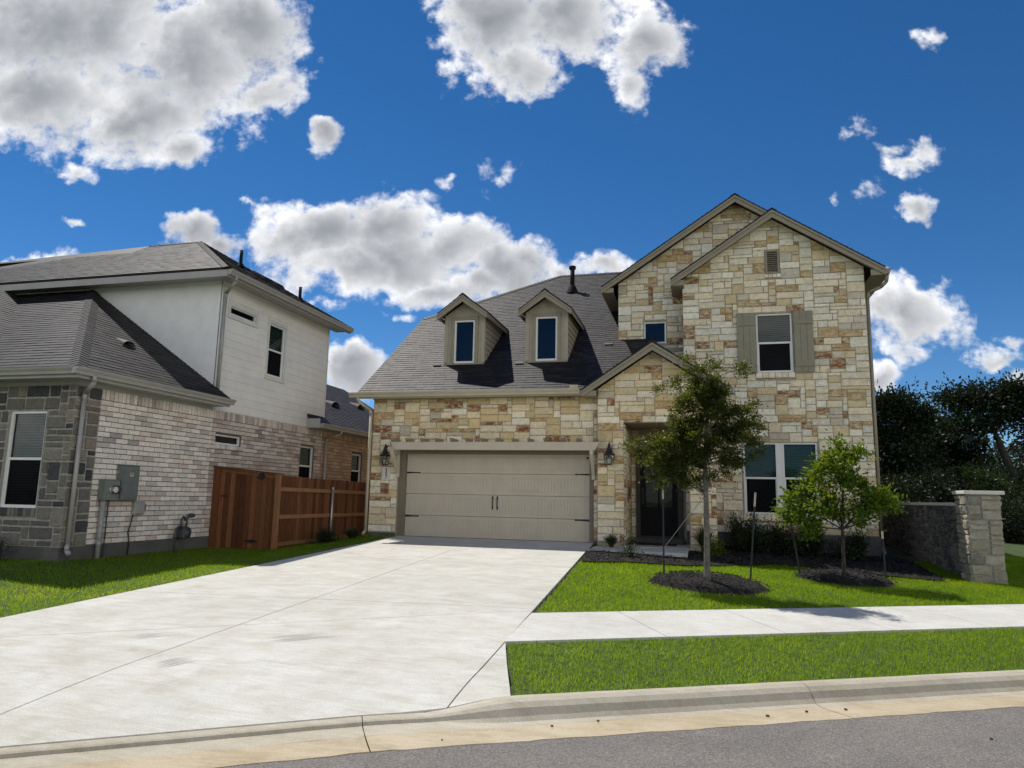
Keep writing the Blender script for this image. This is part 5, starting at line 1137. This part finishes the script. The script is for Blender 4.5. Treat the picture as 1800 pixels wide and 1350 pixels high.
m = MB(); m.col((.14, .055, .024)); m.box(-3.585, -3.05, -.25, -3.42, -3.022, 1.59); m.build('post', 'cedar', t)
m = MB(); m.col((.26, .125, .055)); m.box(-1.925, -3.06, -.32, -1.82, -2.97, 1.44); m.build('post', 'cedar', t)
for z, w in ((.95, .05), (.22, .0)):
    m = MB(); m.box(-3.36, -3.035, z - .02, -3.2, -3.02, z + .02); m.build('gate_latch', 'dark', t) if w else None
m = MB(); m.prism([(-2.70, -3.024, -.06), (-2.45, -3.024, -.1), (-2.30, -3.024, -.06), (-2.45, -3.024, -.02)], (0, .012, 0)); m.build('gate_hinge', 'dark', t)
m = MB(); m.prism([(-2.42, -3.035, 1.37), (-2.30, -3.035, 1.33), (-2.22, -3.035, 1.40), (-2.25, -3.035, 1.5), (-2.36, -3.035, 1.49)], (0, .009, 0)); m.build('gate_bracket', 'dark', t)
t, a, b, d, nr, L_ = fence('wooden_fence', 'railed side of a cedar fence running back between the houses on steel posts', (-1.9, -2.96), (-1.9, 9.0), 1.44, 1.30, -.36, -.1, 1, False, 5)
y0, seg = -2.96, []
for z0, z1 in ((1.13, 1.03), (.50, .46), (-.12, -.02)):
    for (ya, yb) in ((-2.95, -.58), (-.54, 1.86), (1.9, 4.3), (4.34, 8.9)):
        f = lambda y: z0 + (z1 - z0) * (y + 2.96) / 11.9; m = MB(); m.col((.27, .14, .065) if z0 > 0 else (.20, .10, .05)); m.hexa([(-1.9, ya, f(ya) - .045), (-1.862, ya, f(ya) - .045), (-1.862, yb, f(yb) - .045), (-1.9, yb, f(yb) - .045), (-1.9, ya, f(ya) + .045), (-1.862, ya, f(ya) + .045), (-1.862, yb, f(yb) + .045), (-1.9, yb, f(yb) + .045)]); m.build('rail', 'cedar', t)
for y in (-.56, 1.88, 4.32):
    m = MB(); m.tube([(-1.82, y, -.3), (-1.82, y, 1.2)], .03, 10); m.lathe([(.034, -.03), (.034, .0), (.02, .02), (.001, .025)], -1.82, y, 1.2, 10); m.build('steel_post', 'galv', t, smooth=True)

# ------------------------------------------------------------------ stone pillar and screen wall at the right
t = thing('stone_pillar', 'square pale grey stone pillar with a flat cap standing on the right lawn', 'pillar', (12.73, -1.65, -.4))
m = MB(); x0, x1, y0, y1 = 12.46, 13.02, -1.94, -1.36; m.box(x0, y0, -.6, x1, y1, 1.29)
w = m.build('core', 'mortar_grey', t)
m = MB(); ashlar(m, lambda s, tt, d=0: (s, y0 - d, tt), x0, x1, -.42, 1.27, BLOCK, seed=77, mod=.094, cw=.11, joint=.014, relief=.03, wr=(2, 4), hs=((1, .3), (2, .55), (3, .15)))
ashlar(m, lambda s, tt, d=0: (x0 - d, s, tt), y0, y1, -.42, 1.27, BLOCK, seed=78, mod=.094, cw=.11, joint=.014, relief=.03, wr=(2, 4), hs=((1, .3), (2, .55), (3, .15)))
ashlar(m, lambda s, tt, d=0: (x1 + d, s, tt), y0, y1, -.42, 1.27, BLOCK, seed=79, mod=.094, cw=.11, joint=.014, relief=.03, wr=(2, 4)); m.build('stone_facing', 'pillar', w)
m = MB(); m.box(12.40, -2.01, 1.285, 13.09, -1.30, 1.355); m.build('cap', 'plaque', t, bevel=.01)
t = thing('stone_wall', 'dark shaded stone screen wall running back from the square pillar', 'wall', (12.3, 2, -.4))
m = MB(); m.box(12.52, -1.36, -.6, 12.78, 9, 1.06); w = m.build('core', 'mortar_grey', t)
m = MB(); ashlar(m, lambda s, tt, d=0: (12.52 - d, s, tt), -1.36, 5, -.42, 1.05, SHADEBLOCK, seed=80, mod=.094, cw=.09, joint=.014, relief=.045, wr=(2, 5)); m.build('stone_facing', 'pillar', w)
m = MB(); m.box(12.47, -1.355, 1.06, 12.83, 9, 1.125); m.build('coping', 'plaque', t, bevel=.008)

# ------------------------------------------------------------------ trees and plants
def leaves(P, D, L_, W, rs):
    """diamond leaves, base at P pointing along D"""
    n = len(P); D = D / np.maximum(1e-6, np.linalg.norm(D, axis=1, keepdims=True)); r = rs.normal(size=(n, 3)); S = np.cross(D, r); S /= np.maximum(1e-6, np.linalg.norm(S, axis=1, keepdims=True))
    L_ = (L_ * rs.uniform(.65, 1.25, n))[:, None]; W = (W * rs.uniform(.7, 1.2, n))[:, None]; Nn = np.cross(D, S) * L_ * .12
    V = np.empty((n, 4, 3)); V[:, 0] = P; V[:, 1] = P + D * L_ * .45 + S * W / 2 + Nn; V[:, 2] = P + D * L_; V[:, 3] = P + D * L_ * .45 - S * W / 2 + Nn; return V
def crown(clumps, y0, depth, per, llen, lwid, seed, sub=.16, subs=12, spread=1.0):
    """clumps: (x, z, rx, rz, weight) -> leaf quads and the twig ends they hang on"""
    rs = np.random.RandomState(seed); out = []; ends = []
    for (x, z, rx, rz, w) in clumps:
        ry = depth * .5 * (rx + rz) * spread; k = max(2, int(subs * w ** .5 * max(.5, (rx * rz) ** .5 / sub * .35)))
        yo = y0 + rs.uniform(-.6, .6) * ry * .6
        u = rs.normal(size=(k, 3)); u /= np.linalg.norm(u, axis=1, keepdims=True); rr = rs.uniform(.25, 1.0, (k, 1)) ** .6
        C = np.array([x, yo, z]) + u * rr * np.array([rx, ry, rz]); n = int(per * w * (rx * rz) ** .5 / max(1, k) * k)
        which = rs.randint(0, k, n); q = rs.normal(size=(n, 3)) * sub * np.array([1, 1, .75]); tt = rs.uniform(0, 1, (n, 1)) ** .5
        Pp = C[which] + q * tt; D = q * .6 + u[which] * .15 + rs.normal(size=(n, 3)) * .12 + np.array([0, 0, .03])
        out.append(leaves(Pp, D, llen, lwid, rs)); ends.append((Vector((x, yo, z)), [Vector(c) for c in C]))
    return np.concatenate(out), ends
def limb(m, p, q, r0, r1, rng, bend=.12, n=5):
    p = Vector(p); q = Vector(q); L_ = (q - p).length; o = Vector((rng.uniform(-1, 1), rng.uniform(-1, 1), rng.uniform(-.2, .8))) * bend * L_
    m.tube([p.lerp(q, t) + o * math.sin(math.pi * t) for t in [i / n for i in range(n + 1)]], [r0 + (r1 - r0) * i / n for i in range(n + 1)], 6, cap=False)
def tree(name, label, cat, base, trunk, clumps, y0, leafm, barkm, per, llen, lwid, seed, depth=.9, sub=.16, group=None, subs=12, twigs=(), twr=.004, taper=.35, r_l=.3):
    t = thing(name, label, cat, base, group); rng = random.Random(seed); m = MB()
    m.tube([p[:3] for p in trunk], [p[3] for p in trunk], 10)
    V, ends = crown(clumps, y0, depth, per, llen, lwid, seed, sub, subs)
    for c, subsE in ends:
        # attach to the trunk point below the clump
        best = min(trunk, key=lambda p: (Vector(p[:3]) - c).length + (3 if p[2] > c.z else 0))
        r = best[3] * r_l + .004; limb(m, best[:3], c, r, max(twr, r * taper), rng)
        for e in subsE: limb(m, c, e, max(twr, r * taper), twr * .6, rng, .15, 3)
    for tw in twigs:
        for a, b in zip(tw, tw[1:]): m.tube([a, b], twr * .6, 5)
    m.build('trunk', barkm, t, smooth=True); np_mesh('crown', V, 4, leafm, t); return t
rnd = random.Random(77)
T1 = [(7.56,2.75,.45,.43,1),(7.64,2.18,.58,.47,1.1),(7.87,2.55,.40,.48,1),(7.37,2.37,.41,.48,.9),(7.54,3.02,.32,.30,.9),(8.0,2.08,.40,.42,1),(7.62,1.66,.5,.30,1),(6.94,1.89,.46,.30,1.0),(7.12,1.53,.42,.26,1.0),(6.66,1.94,.28,.16,.5),(6.72,1.64,.33,.13,.5),(6.42,1.99,.12,.10,.4),(7.14,2.85,.33,.26,.3),(7.72,2.95,.30,.25,.8),(7.45,2.0,.5,.4,1),(7.25,1.6,.42,.3,.9),(7.12,2.2,.36,.32,.8),(8.03,3.2,.30,.14,.3),(8.3,2.59,.19,.28,.25),(8.13,2.27,.31,.33,.9),(7.25,3.34,.15,.13,.14),(8.34,1.9,.22,.15,.3),(7.71,3.22,.16,.17,.25),(7.44,1.28,.22,.14,.25)]
tb1 = (7.57, -5.40, -.20)
tree('live_oak_sapling', 'dark leaved young oak with a pale trunk, staked in front of the porch', 'tree', tb1,
     [(7.57, -5.40, -.25, .085), (7.57, -5.40, -.12, .055), (7.578, -5.41, .5, .047), (7.58, -5.4, 1.15, .043), (7.575, -5.4, 1.8, .036), (7.64, -5.4, 2.5, .026), (7.6, -5.4, 3.0, .014)], T1, -5.4, 'oak', 'bark', 6000, .052, .024, 3, depth=.9, sub=.09, subs=8,
     twigs=[[(7.5, -5.4, 3.1), (7.48, -5.42, 3.3), (7.46, -5.4, 3.6)], [(7.4, -5.4, 3.05), (7.2, -5.45, 3.4), (7.05, -5.42, 3.66)], [(7.75, -5.4, 2.95), (8.0, -5.45, 3.2), (8.18, -5.4, 3.33)], [(7.1, -5.5, 1.62), (6.8, -5.6, 1.52), (6.5, -5.62, 1.36)], [(7.3, -5.4, 2.8), (7.0, -5.5, 3.0), (6.85, -5.5, 3.02)]])
T2 = [(9.95,1.73,.33,.34,1),(10.2,1.93,.26,.28,.6),(9.75,1.55,.4,.36,1),(9.49,1.2,.43,.34,1),(9.97,1.11,.5,.38,1),(9.29,.89,.32,.24,.9),(9.37,.64,.27,.18,.6),(10.35,1.12,.36,.34,1),(10.61,1.10,.35,.20,.8),(10.92,1.08,.18,.10,.35),(10.14,.75,.36,.18,.7),(9.92,2.04,.12,.18,.4),(10.28,2.10,.16,.13,.4),(9.15,1.09,.14,.11,.25)]
tree('young_elm', 'small light green tree with a thin dark trunk before the right house corner', 'tree', (9.95, -3.45, -.22),
     [(9.95, -3.45, -.3, .05), (9.95, -3.45, -.12, .036), (9.955, -3.45, .6, .025), (10.0, -3.45, 1.3, .019), (10.06, -3.45, 1.9, .010)], T2, -3.45, 'elm', 'darkbark', 2300, .082, .045, 9, depth=.95, sub=.115, subs=8, r_l=.35)
def far(name, label, clumps, y, base, trunk, per, seed, leafm='farleaf', llen=.15, lwid=.095, sub=.42, subs=18, group='live oaks beyond the screen wall', depth=1.0, cat='tree'):
    return tree(name, label, cat, base, trunk, clumps, y, leafm, 'darkbark', per, llen, lwid, seed, depth=depth, sub=sub, subs=subs, group=group, twr=.02)
far('live_oak', 'dark dense oak crown rising just behind the right edge of the stone house', [(15.33,4.74,1.1,1.1,1),(16.23,4.98,.85,.8,1),(14.91,3.15,.88,1.4,1),(16.13,3.4,1.05,1.15,1)], 16, (15.6, 16, -.2), [(15.6, 16, -.3, .22), (15.5, 16, 1.2, .18), (15.5, 16, 3, .13), (15.7, 16, 4.4, .07)], 4200, 101)
far('live_oak', 'lower dark oak filling the dip between the two taller oak crowns', [(18.43,4.5,1.0,1.0,1),(19.34,3.95,.94,1.0,.9),(17.87,3.41,1.08,1.0,1),(19.0,2.9,1.2,.9,.8)], 20, (18.5, 20, -.2), [(18.5, 20, -.3, .2), (18.5, 20, 1.2, .17), (18.4, 20, 3, .12), (18.6, 20, 4, .06)], 4000, 102)
far('live_oak', 'tallest spreading oak at the far right with a bare leaning dark trunk', [(18.52,5.57,.85,.6,.8),(19.63,5.87,1.0,.5,.9),(20.7,5.86,.84,.6,.9),(21.59,5.16,1.03,1.0,1),(19.12,4.9,1.1,.6,.8),(20.3,4.9,1.1,.7,.8),(18.44,4.4,.9,.5,.5),(22.23,4.3,1.2,1.2,1)], 17, (20.45, 17, -.2), [(20.45, 17, -.3, .24), (20.4, 17, 1.57, .17), (20.22, 17, 2.4, .16), (19.97, 17, 3.24, .14), (19.7, 17, 4.2, .09), (19.3, 17, 5.0, .05)], 3300, 103)
far('live_oak', 'oak seen further back between the leaning trunk and the middle crown', [(20.84,2.9,2.0,1.2,1),(22.6,2.5,1.6,1.1,1),(17.5,2.4,1.8,1.3,1),(24.5,3.0,1.8,1.6,1)], 27, (21, 27, -.2), [(21, 27, -.3, .2), (21, 27, 1.2, .15), (21, 27, 2.6, .08)], 2200, 104)
bushes = [('bushy dark undergrowth shrub beside the house corner behind the wall', 14.54, 13, 1.08, 1.5, 1.0), ('rounded dark shrub behind the middle of the screen wall', 16.33, 14, 1.1, 1.35, 1.35), ('dense shrub directly behind the pillar cap', 17.78, 14.5, 1.1, 1.35, 1.45), ('sunlit topped shrub at the foot of the leaning oak trunk', 19.23, 15, 1.1, 1.4, 1.3), ('tall shrub at the right edge of the picture', 20.7, 15.5, 1.1, 1.5, 1.25), ('shrub in the gap left of the leaning oak', 16.62, 19, 1.3, 1.4, 2.5), ('low shrub against the back of the screen wall', 14.9, 12, 1.2, .9, .3), ('low shrub below the pillar cap on the right', 18.2, 12.5, 1.4, .9, .4), ('low shrub by the far path', 20.6, 13.5, 1.4, .9, .4)]
for i, (lb_, x, y, rx, rz, z) in enumerate(bushes):
    far('wild_shrub', lb_, [(x, z, rx, rz, 1), (x - rx * .5, z - rz * .35, rx * .7, rz * .6, .8), (x + rx * .5, z - rz * .3, rx * .7, rz * .6, .8)], y, (x, y, -.2), [(x, y, -.3, .08), (x, y, max(.2, z - .4), .05), (x + .1, y, z + .1, .03)], 3600, 200 + i, 'bushleaf' if i in (2, 3, 4, 5) else 'farleaf', .11, .06, .28, 16, 'wild shrubs below the oaks', cat='shrub')
for i, (x, y, h, r) in enumerate([(30, 34, 6, 4.5), (38, 30, 6, 4.5), (25, 40, 6, 4.5), (46, 24, 6, 5), (17, 42, 5, 4.5)]):
    far('live_oak', ['distant dark oak crown low on the skyline behind the leaning oak', 'distant dark oak beyond the right edge of the shrubs', 'distant oak behind the gap between the crowns', 'farthest oak outside the right edge of the view', 'distant oak behind the corner of the stone house'][i], [(x, h * .55, r, h * .38, .7), (x - r * .5, h * .4, r * .6, h * .3, .5), (x + r * .5, h * .4, r * .6, h * .3, .5)], y, (x, y, -.2), [(x, y, -.3, .25), (x, y, h * .3, .2), (x, y, h * .6, .1)], 800, 300 + i, llen=.34, lwid=.22, sub=.8)
# planting at the foot of the house
def shrub(name, label, x, y, z, r, h, n, seed, leafm='shrub', llen=.05, lwid=.025, group='shrubs along the foundation', sub=.09):
    rs = np.random.RandomState(seed); t = thing(name, label, 'shrub', (x, y, z), group); rng = random.Random(seed); m = MB(); k = 14; tips = []
    for i in range(k):
        a = rng.uniform(0, 6.28); q = rng.uniform(.1, 1); tip = Vector((x + r * q * math.cos(a), y + r * q * math.sin(a), z + h * (1 - .5 * q * q) * rng.uniform(.55, 1))); tips.append(tip); limb(m, (x, y, z - .03), tip, .008, .003, rng, .1, 4)
    m.build('stem', 'darkbark', t); T = np.array([list(v) for v in tips]); w = rs.randint(0, k, n); f = rs.uniform(.25, 1.05, (n, 1)); base = np.array([x, y, z]); q = rs.normal(size=(n, 3)) * sub
    Pp = base + (T[w] - base) * f + q * .8; D = q + (T[w] - base) * .15 + rs.normal(size=(n, 3)) * .04; np_mesh('foliage', leaves(Pp, D, llen, lwid, rs), 4, leafm, t)
def tuft(name, label, x, y, z, r, h, n, seed, mat='blade', w=.008, group='grassy tufts along the foundation'):
    t = thing(name, label, 'ornamental grass', (x, y, z), group); rs = np.random.RandomState(seed); a = rs.uniform(0, 2 * np.pi, n); L_ = h * rs.uniform(.6, 1.1, n); ln = rs.uniform(.05, 1, n) ** .8; V = []
    for k in range(3):
        t0, t1 = k / 3, (k + 1) / 3; f = lambda t: np.stack([x + np.cos(a) * (.03 + r * ln * t ** 1.6), y + np.sin(a) * (.03 + r * ln * t ** 1.6), z + L_ * (t - .35 * ln * t * t * t)], 1)
        s = np.stack([-np.sin(a), np.cos(a), 0 * a], 1) * w; p, q = f(t0), f(t1); V.append(np.stack([p - s * (1 - t0 * .8), p + s * (1 - t0 * .8), q + s * (1 - t1 * .8), q - s * (1 - t1 * .8)], 1))
    np_mesh('blades', np.concatenate(V), 4, mat, t)
tuft('ornamental_grass', 'dark fine leaved grass tuft at the foot of the pier right of the garage door', 5.47, -.72, -.06, .26, .36, 420, 1)
tuft('ornamental_grass', 'upright spiky tuft against the right porch pier', 7.55, -.75, -.1, .42, .72, 260, 2, w=.010)
tuft('ornamental_grass', 'thin arching stems below the large ground floor window', 8.95, .55, -.12, .6, .85, 130, 12, w=.007)
tuft('ornamental_grass', 'dark tuft left of the garage by the downspout', -1.05, -.85, -.1, .38, .36, 420, 6)
shrub('garden_shrub', 'small grey green shrub in the mulch beside the front walk', 6.06, -2.33, -.12, .2, .24, 700, 3, 'shrub', .035, .018)
shrub('garden_shrub', 'sunlit little shrub behind the pale oak trunk', 7.72, -1.15, -.12, .3, .4, 900, 4, 'elm', .05, .026)
shrub('garden_shrub', 'tall rounded dark shrub left of the big window sill', 8.42, .35, -.12, .52, 1.0, 6000, 5, 'shrub', .05, .026)
shrub('garden_shrub', 'broad low dark shrub below the big window', 9.25, .30, -.15, .68, .74, 5600, 7, 'shrub', .05, .024)
shrub('garden_shrub', 'knobbly upright dark shrub left of the thin elm trunk', 9.9, .2, -.16, .34, .80, 3200, 8, 'shrub', .06, .034)
shrub('garden_shrub', 'loose dark shrub right of the thin elm trunk', 10.85, .2, -.2, .55, .66, 3600, 9, 'shrub', .055, .026)
shrub('garden_shrub', 'low dark shrub between the fence and the garage corner', -1.35, -1.6, -.14, .35, .28, 1800, 10, 'shrub', .05, .024)
shrub('garden_shrub', 'dark shrub at the left edge below the stone front window', -4.75, -7.55, -.2, .35, .32, 1500, 11, 'shrub', .05, .026)
# stakes and strap
def stake(label, p, q):
    p = Vector(p); q = Vector(q); t = thing('tree_stake', label, 'stake', p, 'steel stakes holding the young trees'); c = q.lerp(p, .16); m = MB(); m.bar(p - Vector((0, 0, .1)), c, .03, .012); m.bar(p - Vector((0, 0, .1)), c, .008, .03); m.build('post', 'stake', t); m = MB(); m.bar(c, q, .036, .03); m.build('tip', 'cap', t)
stake('upright dark steel stake with a pale tip left of the oak trunk', (6.85, -4.62, -.28), (6.85, -4.62, 1.33))
stake('dark stake with a pale tip leaning right beside the oak ring', (8.30, -4.12, -.30), (8.44, -4.12, 1.22))
stake('dark stake leaning left at the left side of the elm ring', (9.27, -3.12, -.30), (9.05, -3.12, 1.22))
stake('short dark stake half hidden right of the elm ring', (10.85, -2.4, -.32), (10.84, -2.4, .55))
m = MB(); m.tube([(6.85, -4.64, .22), (7.1, -4.95, .55), (7.35, -5.2, .88), (7.545, -5.38, 1.1)], .0045, 6); m.tube([(7.52, -5.46, 1.1), (7.64, -5.46, 1.1), (7.64, -5.34, 1.1), (7.52, -5.34, 1.1), (7.52, -5.46, 1.1)], .007, 5); tag(m.build('tie_strap', 'strap'), 'pale twisted tie running from the left stake up to the oak trunk', 'strap')
